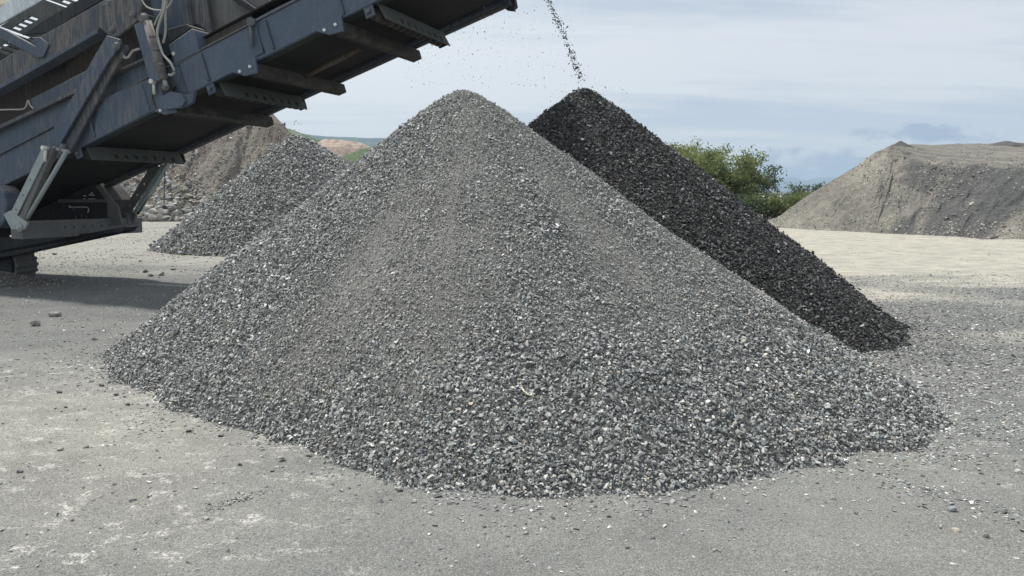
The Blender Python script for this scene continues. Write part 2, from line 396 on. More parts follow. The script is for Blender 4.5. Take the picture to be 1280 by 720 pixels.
def fines1(x, y):
    """0 = coarse clean stone, 1 = fine dusty material (streaks running down from the crest)"""
    dx = x - A1[0]; dy = y - A1[1]; r = np.hypot(dx, dy); a = np.arctan2(dy, dx)
    st = fbm(a * 5.5, r * .45, 1.0, 4, 41)
    band = np.exp(-((a + 1.50) / .42) ** 2) * sstep(r, .15, .8) + .9 * np.exp(-((a + .62) / .40) ** 2)
    f = (st - .5) * 1.9 + band * .42 + .06
    f = f - sstep(r, 2.9, 4.2) * .75 - .25 * sstep(-(a + 2.2), 0, .4)
    f = np.maximum(f, .9 * np.exp(-((r - .0) / .3) ** 2))
    return np.clip(f, 0, .8)

def build_pile(name, h, A, Rmax, res, mat, label, cat='gravel pile'):
    n = int(2 * Rmax / res)
    xs = np.linspace(-Rmax, Rmax, n); X, Y = np.meshgrid(xs + A[0], xs + A[1]); Z = h(X, Y); Z = np.maximum(Z, -.12)
    V = np.stack([X - A[0], Y - A[1], Z], -1).reshape(-1, 3); Fq = grid_faces(n, n)
    keep = (V[Fq, 2].max(1) > -.1); Fq = Fq[keep]
    u, inv = np.unique(Fq, return_inverse=True); V = V[u]; Fq = inv.reshape(-1, 4)
    me = mesh_np(name, V, Fq, mat, True)
    attr(me, 'fines', fines1(V[:, 0] + A[0], V[:, 1] + A[1]) if h is h1 else np.full(len(V), .3))
    o = link(name, me, None, (A[0], A[1], 0)); tag(o, label, cat); return o

def pile_stones(h, others, A, Rmax, n, front_bias, size, sig, finesf=None, embed=.15, pal=PAL_GREY, wts=W_GREY, jit=.18, flow=.5):
    """sample stones over the cone's own surface"""
    m = int(n * 2.2)
    r = Rmax * np.sqrt(rng.random(m)); a = rng.random(m) * 2 * np.pi
    x = A[0] + r * np.cos(a); y = A[1] + r * np.sin(a)
    z, nr = grad_n(h, x, y); ok = z > -.02
    for q in others: ok &= z > q(x, y) - .03
    vis = (nr * (np.array([0, 0, CH]) - np.stack([x, y, z], -1))).sum(1) > -.6
    ok &= vis | (rng.random(m) < front_bias)
    f = finesf(x, y) if finesf is not None else np.zeros(m)
    x, y, z, nr, f = x[ok][:n], y[ok][:n], z[ok][:n], nr[ok][:n], f[ok][:n]; k = len(x)
    s = size * np.exp(rng.normal(0, sig, k)); s = np.minimum(s, size * 2.3) * (1 - .48 * f)
    sc = s[:, None] * rng.uniform(.85, 1.2, (k, 3))
    nn = nr / np.linalg.norm(nr, axis=1, keepdims=True)
    P = np.stack([x, y, z], -1) + nn * (s * rng.uniform(-embed, .55, k))[:, None]
    E = eulers(nn, .6)
    T = tints(k, pal, wts, jit)
    d = np.array([.34, .335, .31]); T = T * (1 - .6 * f[:, None]) + d * .6 * f[:, None]
    return P, E, sc, T
zero = lambda x, y: np.zeros_like(x) - 1

# main pile
p1 = build_pile('gravel_pile', h1, A1, 5.3, .045, MP_grey, 'large light grey gravel pile in the foreground with rounded top')
P, E, SC, T = pile_stones(h1, [h2], A1, 5.2, 300000, .10, .0232, .36, fines1)
dist = np.linalg.norm(P - np.array([0, 0, CH]), axis=1); big = SC[:, 0] / dist
order = np.argsort(-big); vis_px = order[:300]
nn1 = P
rest = np.setdiff1d(np.arange(len(P)), vis_px)
scatter('gravel', P[rest], E[rest], SC[rest], T[rest], p1)
for k in vis_px:
    o = bpy.data.objects.new('stone', stone_meshes[int(k) % 10]); C.objects.link(o); o.parent = p1
    o.location = (P[k][0] - A1[0], P[k][1] - A1[1], P[k][2]); o.rotation_euler = tuple(E[k]); o.scale = tuple(SC[k]); o['tint'] = [float(v) for v in T[k]] + [1.0]
# dark pile
p2 = build_pile('gravel_pile', h2, A2, 4.9, .07, MP_dark, 'near-black gravel pile under the falling stream, behind the large grey pile')
P, E, SC, T = pile_stones(h2, [h1], A2, 4.8, 125000, .1, .032, .36, None, pal=PAL_DARK, wts=W_DARK, jit=.2)
scatter('gravel', P, E, SC, T, p2)
# third pile, farther left
p3 = build_pile('gravel_pile', h3, A3, 6.2, .14, MP_grey, 'small mid-grey gravel pile farthest back, below the conveyor')
P, E, SC, T = pile_stones(h3, [zero], A3, 6.1, 52000, .1, .066, .3, None, pal=PAL_GREY, wts=W_GREY)
scatter('gravel', P, E, SC, T, p3)

# spilled stones on the ground round the piles and the gravelly yard
def ground_stones(n, box, dens, size, sig=.35, cap=None):
    x = rng.uniform(box[0], box[1], n); y = rng.uniform(box[2], box[3], n)
    ok = rng.random(n) < dens(x, y); x, y = x[ok], y[ok]
    z = gh(x, y); ok = (h1(x, y) < z + .01) & (h2(x, y) < z + .01) & (h3(x, y) < z + .01); x, y, z = x[ok], y[ok], z[ok]; k = len(x)
    s = size * np.exp(rng.normal(0, sig, k)); s = np.minimum(s, size * 2.6)
    e = .1; nr = np.stack([-(gh(x + e, y) - gh(x - e, y)) / (2 * e), -(gh(x, y + e) - gh(x, y - e)) / (2 * e), np.ones(k)], -1)
    P = np.stack([x, y, z + s * .08], -1)
    tt = tints(k, PAL_GREY, W_GREY)
    if size < .01: tt = tt * .5 + np.array([.25, .25, .235]) * .5
    return P, eulers(nr, .18), s[:, None] * rng.uniform(.8, 1.2, (k, 3)), tt
def rim(x, y, h, A, sc):
    return np.exp(-np.clip(-h(x, y), 0, None) / sc)
parts = []
parts.append(ground_stones(130000, (-6, 6.5, 2.9, 12), lambda x, y: np.clip(np.exp(-np.clip(-h1(x, y) - .05, 0, None) / .07) * .95 + np.exp(-np.clip(-h1(x, y), 0, None) / (.24 + .35 * sstep(x, 1.2, 3))) * .42 * sstep(fbm(x, y, 1.6, 3, 61), .35, .6), 0, 1), .022))
parts.append(ground_stones(90000, (2, 16, 5, 15), lambda x, y: sstep(x, 2.6, 4.4) * sstep(y, 5.3, 7) * (1 - .9 * sstep(y + (fbm(x * .45, y * 1.3, .5, 5, 21) - .5) * 14, 8.8, 14.5)) * .85, .027))
parts.append(ground_stones(26000, (-12, -2.5, 6.3, 17), lambda x, y: .2 + .6 * sstep(fbm(x, y, .8, 3, 77), .5, .62), .024))
parts.append(ground_stones(26000, (-5, 7, 2.4, 7), lambda x, y: .03 + .14 * sstep(fbm(x, y, 1.1, 3, 5), .5, .68) + .35 * sstep(x, 1.6, 3.0) * np.exp(-((y - (5.9 - .55 * x + .02)) / .22) ** 2)
                           + .75 * sstep(x, 2.3, 3.2) * np.exp(-((y - (4.95 + .05 * (x - 3))) / .38) ** 2) + .1 * sstep(x, 1.5, 3) * sstep(y, 3.8, 4.6), .019))
parts.append(ground_stones(22000, (5, 34, 11, 30), lambda x, y: .10 + .5 * sstep(fbm(x, y, .35, 3, 15), .52, .68), .026))
parts.append(ground_stones(22000, (-20, -2, 15, 40), lambda x, y: .12 + .7 * sstep(fbm(x, y, .3, 3, 19), .5, .65), .04))
parts.append(ground_stones(330000, (-4.3, 4.3, 2.7, 6.4), lambda x, y: np.where(np.abs(x) < y * .75, (.7 - .5 * sstep(y, 3.6, 6.4)) * (.3 + .55 * sstep(fbm(x, y, .9, 3, 44), .35, .6)), 0), .0052, .42))
parts.append(ground_stones(30000, (1.5, 4.5, 3.2, 6.2), lambda x, y: np.clip(.75 * sstep(x, 1.9, 2.3) * np.exp(-((y - (4.2 - 1.17 * (x - 2.0))) / .16) ** 2) + .8 * sstep(x, 2.3, 2.6) * np.exp(-((y - (4.75 - 1.2 * (x - 2.47))) / .17) ** 2) + .5 * sstep(x, 2.6, 3.2) * sstep(y, 4.4, 5.0), 0, 1) * sstep(fbm(x, y, 2.5, 3, 48), .3, .6), .021))
q_ = ground_stones(60000, (2.2, 6.5, 5.2, 12), lambda x, y: np.clip(np.exp(-np.clip(-h2(x, y), 0, None) / .26), 0, 1) * .75, .026)
kd = rng.random(len(q_[3])) < .75; q_[3][kd] = tints(int(kd.sum()), PAL_DARK, W_DARK) * 1.25
parts.append(q_)
P, E, SC, T = [np.concatenate([p[i] for p in parts]) for i in range(4)]
o = scatter('scattered_gravel', P, E, SC, T, None, 'stuff', 'loose grey gravel strewn over the flat ground around the piles', 'gravel')

# ---------------------------------------------------------------- big earth banks
def ruled_bank(name, cols, nv1, nv2, nu, mat, label, cat, seed, gully=.35, altf=None, back=None, kind=None):
    """cols: list of (base xyz, crest xyz, top xyz); faces base->crest->top, closed behind by a slope to the ground"""
    px_ = [640 + F * c[0][0] / c[0][1] for c in cols]; cols = np.array(cols, float); t = np.linspace(0, len(cols) - 1, nu)
    i0 = np.clip(np.floor(t).astype(int), 0, len(cols) - 2); f = (t - i0)[:, None, None]
    f = f * f * (3 - 2 * f) * .35 + f * .65
    K = cols[i0] * (1 - f) + cols[i0 + 1] * f                       # nu,3,3
    rows = []; vs = []
    for j in range(nv1): v = j / nv1; rows.append(K[:, 0] * (1 - v) + K[:, 1] * v); vs.append(v)
    for j in range(nv2 + 1): v = j / nv2; rows.append(K[:, 1] * (1 - v) + K[:, 2] * v); vs.append(1 + v)
    for v in (.5, 1.0):
        b = K[:, 2].copy(); b[:, 1] += back * v; b[:, 2] = b[:, 2] * (1 - v) - .5 * v; rows.append(b); vs.append(2 + v)
    Vv = np.stack(rows); vs = np.array(vs)[:, None]; u = np.linspace(0, 1, nu)[None, :]
    L = np.linalg.norm(cols[-1, 0] - cols[0, 0])
    s = u * L * np.ones_like(vs); vv = vs * np.ones_like(u)
    sk = s - vv * 3.4
    pxu = np.interp(t, np.arange(len(cols)), px_)[None, :] * np.ones_like(vs)
    env = np.sin(np.clip(vv, 0, 1) * np.pi) * .8 + .2 * (vv > .02); env = np.where(vv > 1, .45, env) * (vv < 2.01)
    dsp = (fbm(sk, vv * .8, .55, 5, seed) - .5) * gully * 2.2 + (fbm(sk, vv * 2.5, 2.2, 4, seed + 9) - .5) * gully * .8
    hgt = np.clip(K[None, :, 1, 2] / 3, 0, 1)
    Vv[:, :, 1] -= dsp * env * hgt; Vv[:, :, 2] += dsp * env * .55 * hgt
    me = mesh_np(name, Vv.reshape(-1, 3), grid_faces(Vv.shape[0], nu), mat, True)
    al = altf(pxu, vv, sk) if altf else np.zeros_like(s)
    attr(me, 'alt', np.clip(al, 0, 1))
    return tag(link(name, me), label, cat, None, kind)

def P3(px, py, d): return at(px, py, d)
def B3(px, py): g = gnd(px, py); g[2] = -.1; return g
cols = []
for (px, yb, pcx, pcy, dc, ptx, pty, dt) in [
    (956, 284.5, 957, 284, 37.4, 958, 283.5, 38), (985, 285.5, 985, 262, 37.6, 992, 262, 44), (1012, 287, 1008, 245, 37.4, 1020, 247, 46),
    (1045, 289, 1040, 226, 37.2, 1050, 229, 46), (1075, 290.5, 1073, 206, 36.8, 1082, 210, 48), (1100, 292, 1094, 190, 36.4, 1110, 186, 50),
    (1125, 293, 1112, 184, 36.0, 1140, 181, 60), (1150, 294, 1133, 194, 34.6, 1165, 180.5, 62), (1180, 295.5, 1165, 201, 33.4, 1195, 180, 62),
    (1215, 297, 1205, 203, 32.4, 1225, 180, 62), (1255, 299, 1245, 205, 31.6, 1255, 179, 62), (1300, 301, 1295, 206, 30.8, 1300, 179, 62),
    (1400, 306, 1395, 208, 29.5, 1400, 180, 62), (1560, 313, 1550, 210, 27.5, 1560, 180, 62), (1800, 323, 1790, 210, 25.5, 1800, 182, 60)]:
    cols.append((B3(px, yb), P3(pcx, pcy, dc), P3(ptx, pty, dt)))
def alt_r(u, v, s):      # the darker grey tipped material at the right of the bank
    edge = np.interp(v, [0, .5, .58, 1.0], [1102, 1182, 1128, 1160])
    n = (fbm(s, v * 4, 1.2, 4, 55) - .5)
    a = sstep(u + n * 26, edge - 5, edge + 5) * sstep(v + n * .2, 1.0, .93)
    a *= 1 - .75 * sstep(fbm(s * 1.5, v, .6, 3, 66), .60, .70)
    lo = sstep(u + n * 50, 1232, 1245) * sstep((u - 1225) / 42 * .3 - v, -.03, .05)
    return a * (1 - lo) + .30 * (v > 1.02) * fbm(s, v * 20, .3, 3, 8)
ruled_bank('spoil_bank', cols, 70, 40, 420, MB_tan, 'tan and dark grey flat-topped spoil bank at the right, beyond the yard', 'spoil bank', 31, .36, alt_r, 12)
# two small tipped cones on the plateau
def cone_heap(name, x, y, z, r, h, mat, label, cat, seed, n=40):
    xs = np.linspace(-r * 1.1, r * 1.1, n); X, Y = np.meshgrid(xs, xs); rr = np.hypot(X, Y) / r
    Z = h * (1.0 - np.sqrt(rr ** 2 + .01)) + (fbm(X + x, Y + y, 2.0 / r, 4, seed) - .5) * h * .35
    Fq = grid_faces(n, n); V = np.stack([X, Y, Z], -1).reshape(-1, 3); Fq = Fq[V[Fq, 2].max(1) > -.12 * h]
    u, inv = np.unique(Fq, return_inverse=True)
    me = mesh_np(name, V[u], inv.reshape(-1, 4), mat, True); attr(me, 'alt', np.ones(len(u)))
    return tag(link(name, me, None, (x, y, z)), label, cat)
q = P3(1125, 183, 46); cone_heap('spoil_heap', q[0], q[1], q[2] - .10, .8, .42, MB_tan, 'tiny dark cone of spoil on the left end of the bank top', 'spoil heap', 5)
q = P3(1257, 181, 55); cone_heap('spoil_heap', q[0], q[1], q[2] - .12, 1.5, .46, MB_tan, 'low dark cone of spoil on the bank top near the right edge', 'spoil heap', 6)

def sprinkle(name, obj_, n, pxr, pyr, s0, sig, pal, wts, label, cat, dens=None):
    from mathutils.bvhtree import BVHTree
    tr = BVHTree.FromPolygons([v.co.copy() for v in obj_.data.vertices], [tuple(p.vertices) for p in obj_.data.polygons]); P_ = []
    for i in range(n):
        px = rng.uniform(*pxr); py = rng.uniform(*pyr)
        if dens and rng.random() > dens(px, py): continue
        hit = tr.ray_cast(Vector((0, 0, CH)), Vector(ray(px, py)).normalized())
        if hit[0] is not None: P_.append(list(hit[0]))
    P_ = np.array(P_); k = len(P_); s_ = s0 * np.exp(rng.normal(0, sig, k))
    scatter(name, P_, eulers(np.tile([0, -.5, .85], (k, 1)), .5), s_[:, None] * rng.uniform(.8, 1.2, (k, 3)), tints(k, pal, wts), None, 'stuff', label, cat)
sbank = [o for o in bpy.data.objects if o.name == 'spoil_bank'][0]
def bd(px, py):
    v = fbm(np.array([(px + (py - 290) * .8) * .05]), np.array([py * .03]), 1, 3, 12)[0]
    return .12 + .7 * (v > .54) + .5 * (py > 278)
sprinkle('loose_stones', sbank, 11000, (960, 1290), (183, 302), .085, .4, [(.18, .175, .16), (.28, .265, .23), (.36, .34, .29), (.12, .12, .118)], [4, 4, 2, 3], 'loose stones and clods scattered over the tan spoil bank', 'loose stones', bd)
# brown bank behind the machine
cols = []
for (px, yb, pcx, pcy, dc, ptx, pty, dt) in [
    (-420, 277, -420, 80, 56, -420, 75, 62), (-100, 277, -100, 95, 56, -100, 92, 62), (60, 277, 60, 110, 55, 60, 108, 60), (160, 277, 165, 128, 54, 165, 124, 58), (235, 277, 240, 138, 53, 240, 134, 57),
    (290, 276.5, 300, 146, 52, 300, 143, 56), (330, 276.5, 338, 148, 51, 340, 141, 54), (352, 276, 352, 160, 50, 352, 153, 53),
    (375, 275.5, 368, 178, 49, 366, 170, 52), (410, 275, 392, 193, 48, 390, 186, 50), (450, 274, 425, 207, 47, 422, 200, 49), (500, 273, 470, 216, 47, 470, 210, 49), (560, 273, 540, 240, 47, 540, 238, 48)]:
    cols.append((B3(px, yb), P3(pcx, pcy, dc), P3(ptx, pty, dt)))
def alt_l(u, v, s): return sstep(fbm(s * .3, v * 2, 1, 4, 91) + .25 * (1 - v), .55, .7) * .8
bank = ruled_bank('quarry_bank', cols, 60, 12, 300, MB_brown, 'brown earth and rubble bank behind the machine', 'earth bank', 71, .55, alt_l, 10)

# boulders at its foot
bmeshes = []
for k in range(7):
    bm = bmesh.new(); r_ = random.Random(500 + k)
    for i in range(16):
        v = Vector([r_.uniform(-1, 1) for _ in range(3)]).normalized() * r_.uniform(.8, 1.1)
        bm.verts.new((v.x * .5, v.y * r_.uniform(.38, .5), v.z * .34))
    bmesh.ops.convex_hull(bm, input=list(bm.verts)); bmesh.ops.delete(bm, geom=[g for g in bm.verts if not g.link_faces], context='VERTS')
    bmesh.ops.bevel(bm, geom=list(bm.edges), offset=.02, segments=1, affect='EDGES')
    bmesh.ops.recalc_face_normals(bm, faces=bm.faces)
    me = bpy.data.meshes.new('boulder'); bm.to_mesh(me); bm.free(); me.materials.append(MBO); bmeshes.append(me)
dg = bpy.context.evaluated_depsgraph_get(); dg.update()
from mathutils.bvhtree import BVHTree
def bvh_of(o): return BVHTree.FromPolygons([o.matrix_world @ v.co for v in o.data.vertices], [tuple(p.vertices) for p in o.data.polygons])
bankT = bvh_of(bank)
sprinkle('loose_stones', bank, 6000, (110, 440), (140, 277), .13, .45, [(.18, .165, .14), (.28, .255, .215), (.38, .36, .32), (.12, .105, .09)], [5, 4, 2, 3], 'loose stones scattered over the brown bank behind the machine', 'loose stones')
r_ = random.Random(3); cnt = 0; small = []
def btint(): 
    b = r_.choice([(.30, .29, .26), (.40, .38, .34), (.22, .205, .18), (.17, .155, .13), (.34, .31, .26), (.26, .27, .27)]); s = math.exp(r_.gauss(0, .15)); return [min(.8, v * s) for v in b] + [1.0]
for i in range(3000):
    px = r_.uniform(70, 345); up = abs(r_.gauss(0, 1))
    py = 277 - up * (40 if px < 250 else 20) 
    if px > 255: py = 277 - up * 11
    if py < 150: continue
    d = ray(px, py); hit = bankT.ray_cast(Vector((0, 0, CH)), Vector(d).normalized())
    if hit[0] is None: continue
    p = hit[0]; sz = (.20 + .42 * r_.random() ** 2.2 + .45 * max(0, (py - 245) / 32) * r_.random())
    big_ = sz > .46 and cnt < 230
    if big_:
        o = bpy.data.objects.new('boulder', bmeshes[cnt % 7]); C.objects.link(o); cnt += 1
        o.location = p + Vector((0, -.05, sz * .1)); o.scale = (sz * r_.uniform(.9, 1.3), sz, sz * r_.uniform(.7, 1.1)); o.rotation_euler = (r_.uniform(-.4, .4), r_.uniform(-.4, .4), r_.uniform(0, 6))
        o['tint'] = btint(); tag(o, 'pale angular boulder heaped at the foot of the brown bank behind the machine', 'boulder', 'boulders at the foot of the brown bank')
    else: small.append((p, sz))
Pp = np.array([list(p) for p, _ in small]); ss = np.array([s for _, s in small]); k = len(small)
T = np.array([btint()[:3] for _ in range(k)])
scatter('rubble', Pp, eulers(np.tile([0, -.5, .85], (k, 1)), .5), ss[:, None] * rng.uniform(.8, 1.2, (k, 3)), T, None, 'stuff', 'small broken rubble between the boulders on the brown bank', 'rubble')

# ---------------------------------------------------------------- distant land
def land(name, sil, d, depth, mat, seed, amp, label=None, nv=24, base=-2.0):
    """a ridge: silhouette points (px,py) at distance d, sloping down towards the viewer over `depth` metres and away behind"""
    px = np.linspace(sil[0][0], sil[-1][0], 220); py = np.interp(px, [s[0] for s in sil], [s[1] for s in sil])
    top = np.array([at(a, b, d) for a, b in zip(px, py)]); rows = []
    for j in range(nv + 1):
        v = j / nv; r = top.copy(); r[:, 1] = top[:, 1] - depth * (1 - v) ; r[:, 0] = top[:, 0] * (r[:, 1] / top[:, 1])
        r[:, 2] = base + (top[:, 2] - base) * (v ** 1.15); rows.append(r)
    for v in (.5, 1.): r = top.copy(); r[:, 1] += depth * v; r[:, 2] = base + (top[:, 2] - base) * (1 - v); rows.append(r)
    V = np.stack(rows); n = (fbm(V[:, :, 0], V[:, :, 1], 6.0 / depth, 5, seed) - .5) * amp; ramp_ = np.sin(np.linspace(.12, 2.6, V.shape[0]))[:, None]
    V[:, :, 2] += n * ramp_
    me = mesh_np(name, V.reshape(-1, 3), grid_faces(V.shape[0], V.shape[1]), mat, True)
    return tag(link(name, me), label, None, None, 'structure')
def mat_land(name, a, b, sc):
    m = M(name, .95, spec=.05); n = m.noise(sc, 6, .65)
    n2 = m.noise(sc * 9, 4, .7); c = m.mix(m.ramp(n, [(.42, 0.), (.58, 1.)]), a, b)
    return m.done(m.mix(.9, c, m.ramp(n2, [(.38, .55), (.6, 1.3)]), 'MULTIPLY'))
ML_forest = mat_land('forested_hill', (.035, .055, .035), (.07, .10, .05), .02)
ML_orange = mat_land('orange_quarry_cut', (.20, .14, .105), (.36, .27, .20), .03)
ML_green = mat_land('grassy_slope', (.08, .11, .045), (.16, .17, .09), .04)
ML_mount = mat_land('mountain', (.04, .06, .05), (.07, .09, .07), .002)
land('far_ridge', [(300, 168), (345, 166), (375, 167), (392, 170), (420, 172), (470, 173.5), (530, 175), (600, 180), (700, 200)], 2200, 700, ML_forest, 3, 14)
land('green_hill', [(250, 170), (330, 158), (362, 162), (385, 169), (410, 180), (440, 196), (480, 215)], 750, 200, ML_green, 6, 5)
land('quarry_cut_hill', [(380, 200), (396, 180), (404, 175.5), (425, 174), (452, 177), (470, 185), (500, 196), (560, 205)], 620, 160, ML_orange, 8, 9)
land('scrub_hill', [(400, 205), (425, 196), (445, 188), (470, 183), (500, 185), (560, 188), (700, 215)], 420, 120, ML_green, 12, 6)
land('mountain', [(700, 240), (860, 238), (930, 236), (955, 232), (968, 225), (985, 221.5), (992, 220.5), (1003, 224), (1012, 225), (1025, 221), (1040, 222), (1062, 218), (1090, 224), (1150, 222), (1230, 214), (1330, 224), (1500, 235), (1700, 242)], 6500, 2200, ML_mount, 15, 40)
land('low_plain', [(560, 243), (800, 240.5), (900, 240), (1050, 240), (1300, 241), (1700, 243)], 1800, 900, ML_green, 19, 3)

# ---------------------------------------------------------------- trees
def mat_leaf(name, a, b, c_):
    m = M(name, .6, spec=.25)
    t = m.attr('hue'); col = m.ramp(t, [(0, a), (.5, b), (1, c_)])
    m.b.inputs['Transmission Weight'].default_value = 0
    s = m.t.nodes.new('ShaderNodeBsdfTranslucent'); m.l(col, s.inputs[0])
    mx = m.t.nodes.new('ShaderNodeMixShader'); mx.inputs[0].default_value = .35
    out = [n for n in m.t.nodes if n.type == 'OUTPUT_MATERIAL'][0]
    m.l(m.b.outputs[0], mx.inputs[1]); m.l(s.outputs[0], mx.inputs[2]); m.l(mx.outputs[0], out.inputs[0])
    return m.done(col)
ML1 = mat_leaf('yellow_green_leaves', (.09, .12, .045), (.18, .22, .08), (.30, .33, .14))
ML2 = mat_leaf('mid_green_leaves', (.035, .06, .03), (.08, .12, .055), (.15, .19, .09))
mb = M('bark', .95); MBARK = mb.done(mb.mix(mb.noise(20, 4, .7), (.07, .055, .04), (.17, .14, .11)))
def tube_mesh(paths, mat, seg=6):
    V = []; Fc = []
    for pts, rad in paths:
        pts = [Vector(p) for p in pts]; b0 = len(V)
        for i, p in enumerate(pts):
            t = (pts[min(i + 1, len(pts) - 1)] - pts[max(i - 1, 0)]).normalized()
            a = t.cross(Vector((0, 0, 1))); a = a.normalized() if a.length > .05 else Vector((1, 0, 0)); b = t.cross(a)
            for k in range(seg):
                th = 2 * math.pi * k / seg; V.append(p + (a * math.cos(th) + b * math.sin(th)) * rad[i])
        for i in range(len(pts) - 1):
            for k in range(seg):
                k2 = (k + 1) % seg; Fc.append((b0 + i * seg + k, b0 + i * seg + k2, b0 + (i + 1) * seg + k2, b0 + (i + 1) * seg + k))
        Fc.append(tuple(b0 + k for k in range(seg))[::-1]); e0 = b0 + (len(pts) - 1) * seg; Fc.append(tuple(e0 + k for k in range(seg)))
    me = bpy.data.meshes.new('tube'); me.from_pydata([tuple(v) for v in V], [], Fc); me.materials.append(mat)
    for p in me.polygons: p.use_smooth = len(p.vertices) == 4
    return me
def tree(px, pb, d, h, wd, mat, nl, label, cat, name='tree', seed=0, leaf=.11, lean=0, low=.15, group=None):
    r_ = random.Random(seed); g = at(px, pb, d); root = empty(name, (g[0], g[1], -.05), label, cat, group)
    tips = []; paths = []
    ns = r_.randint(3, 5)
    for s_ in range(ns):
        a = r_.uniform(0, 6.28); p = Vector((math.cos(a) * .12, math.sin(a) * .12, 0)); dirv = Vector((math.cos(a) * .35 + lean, math.sin(a) * .35, 1)).normalized()
        pts = [p.copy()]; rad = [h * .018]
        L = h * r_.uniform(.75, .92); n = 7
        for i in range(n):
            dirv = (dirv + Vector((r_.gauss(0, .16) + math.cos(a) * .05, r_.gauss(0, .16) + math.sin(a) * .05, .03))).normalized()
            p = p + dirv * L / n; pts.append(p.copy()); rad.append(h * .018 * (1 - (i + 1) / n) + .012)
            if i >= 1:
                for _ in range(3):
                    bd = (dirv * .5 + Vector((r_.gauss(0, 1), r_.gauss(0, 1), r_.uniform(-.1, .8))).normalized()).normalized()
                    bl = wd * .5 * r_.uniform(.35, 1.0) * (1 - .45 * i / n); q = p + bd * bl * .5 + Vector((0, 0, bl * .08)); e = p + bd * bl
                    paths.append(([p.copy(), q, e], [rad[-1] * .6, rad[-1] * .4, .008])); tips += [q, e, (q + e) / 2]
        paths.append((pts, rad)); tips.append(p.copy())
    tips = [t for t in tips if t.z > h * low]
    sx = wd / 2 / max(.1, max(abs(t.x - lean * t.z) for t in tips)); sz = h * .95 / max(t.z for t in tips)
    for path in paths:
        for v in path[0]: pass
    tr = link('trunk', tube_mesh(paths, MBARK, 5), root, (0, 0, 0))
    n = nl; V = np.zeros((n, 4, 3)); hue = np.zeros(n); rg = np.random.default_rng(seed)
    ti = rg.integers(0, len(tips), n); T_ = np.array([list(t) for t in tips]); chue = rg.random(len(tips))
    cen = T_[ti] + rg.normal(0, 1, (n, 3)) * np.array([.22, .22, .16]) * (.45 + wd * .13)
    a = rg.normal(0, 1, (n, 3)); a /= np.linalg.norm(a, axis=1, keepdims=True); b = np.cross(a, rg.normal(0, 1, (n, 3))); b /= np.linalg.norm(b, axis=1, keepdims=True)
    s = leaf * rg.uniform(.6, 1.3, n)[:, None]
    V[:, 0] = cen - a * s; V[:, 1] = cen + b * s * .42; V[:, 2] = cen + a * s; V[:, 3] = cen - b * s * .42
    me = mesh_np('crown', V.reshape(-1, 3), np.arange(n * 4).reshape(n, 4), mat)
    hue = np.clip(chue[ti] * .6 + rg.random(n) * .4, 0, 1); attr(me, 'hue', np.repeat(hue, 4))
    link('crown', me, root, (0, 0, 0)); return root
tree(872, 243, 52, 5.15, 6.4, ML1, 11500, 'tall yellow-green tree rising just right of the dark pile', 'tree', seed=1)
tree(842, 243, 55, 5.2, 5.4, ML1, 8000, 'yellow-green tree mostly hidden behind the slope of the dark pile', 'tree', seed=2)
tree(906, 243, 50, 4.5, 5.6, ML1, 7600, 'yellow-green tree in the middle of the clump, with an uneven top', 'tree', seed=3)
tree(940, 243, 49, 3.5, 4.4, ML2, 3600, 'darker open-branched tree at the right end of the clump', 'tree', seed=4, leaf=.10)
tree(1006, 243, 56, 2.6, 2.6, ML2, 2200, 'small sparse tree peeping over the left slope of the tan bank', 'tree', seed=5, leaf=.10)
r_ = random.Random(77); slabs = ['low green shrub nearest the dark pile, under the trees', 'low rounded shrub left of the gap in the trees', 'low shrub under the darker tree', 'yellowish low shrub right of the darker tree', 'low shrub in front of the blue mountain', 'low shrub touching the foot of the tan bank', 'small shrub behind the foot of the tan bank', 'low shrub half hidden by the left tip of the bank']
for i, px in enumerate((905, 920, 936, 950, 963, 976, 990, 1002)):
    tree(px, 243, 42 + r_.random() * 6, 1.15 + r_.random() * .5, 2.3, ML1 if i % 3 == 0 else ML2, 2600, slabs[i], 'shrub', 'shrub', 20 + i, .075, low=.02)

# ---------------------------------------------------------------- the crushing machine with its inclined conveyor
W = 2.1
O0 = at(0, 234, 12.4); O1 = at(475, 0, 9.8)
ch = (O1 - O0); LEN = np.linalg.norm(ch); c3 = ch / LEN
chz = np.array([c3[0], c3[1], 0]); chz /= np.linalg.norm(chz)
tv = np.array([-chz[1], chz[0], 0]); nv_ = np.cross(c3, tv); nv_ = nv_ if nv_[2] > 0 else -nv_
def L3(s, q, n): return O0 + s * c3 + q * tv + n * nv_
def PQ(px, py, q):
    r = ray(px, py); cam_ = np.array([0, 0, CH]); k = ((O0 - cam_).dot(tv) + q) / r.dot(tv); return cam_ + r * k
def s_of(px, py, q=0.0): return (PQ(px, py, q) - O0).dot(c3)
def n_of(px, py, q=0.0): return (PQ(px, py, q) - O0).dot(nv_)
def proj(p):
    x, y, z = p[0], p[1], p[2] - CH; cy = y * math.cos(PITCH) - z * math.sin(PITCH); cu = y * math.sin(PITCH) + z * math.cos(PITCH)
    return 640 + F * x / cy, 360 - F * cu / cy
SH = 7.0
while proj(L3(SH, W, 0))[0] < 640: SH += .02
base = O0 + 1.0 * c3 + W * .5 * tv
mach = empty('crushing_machine', (base[0], base[1], 0), 'dusty dark blue mobile crushing machine with raised conveyor at upper left', 'crusher')
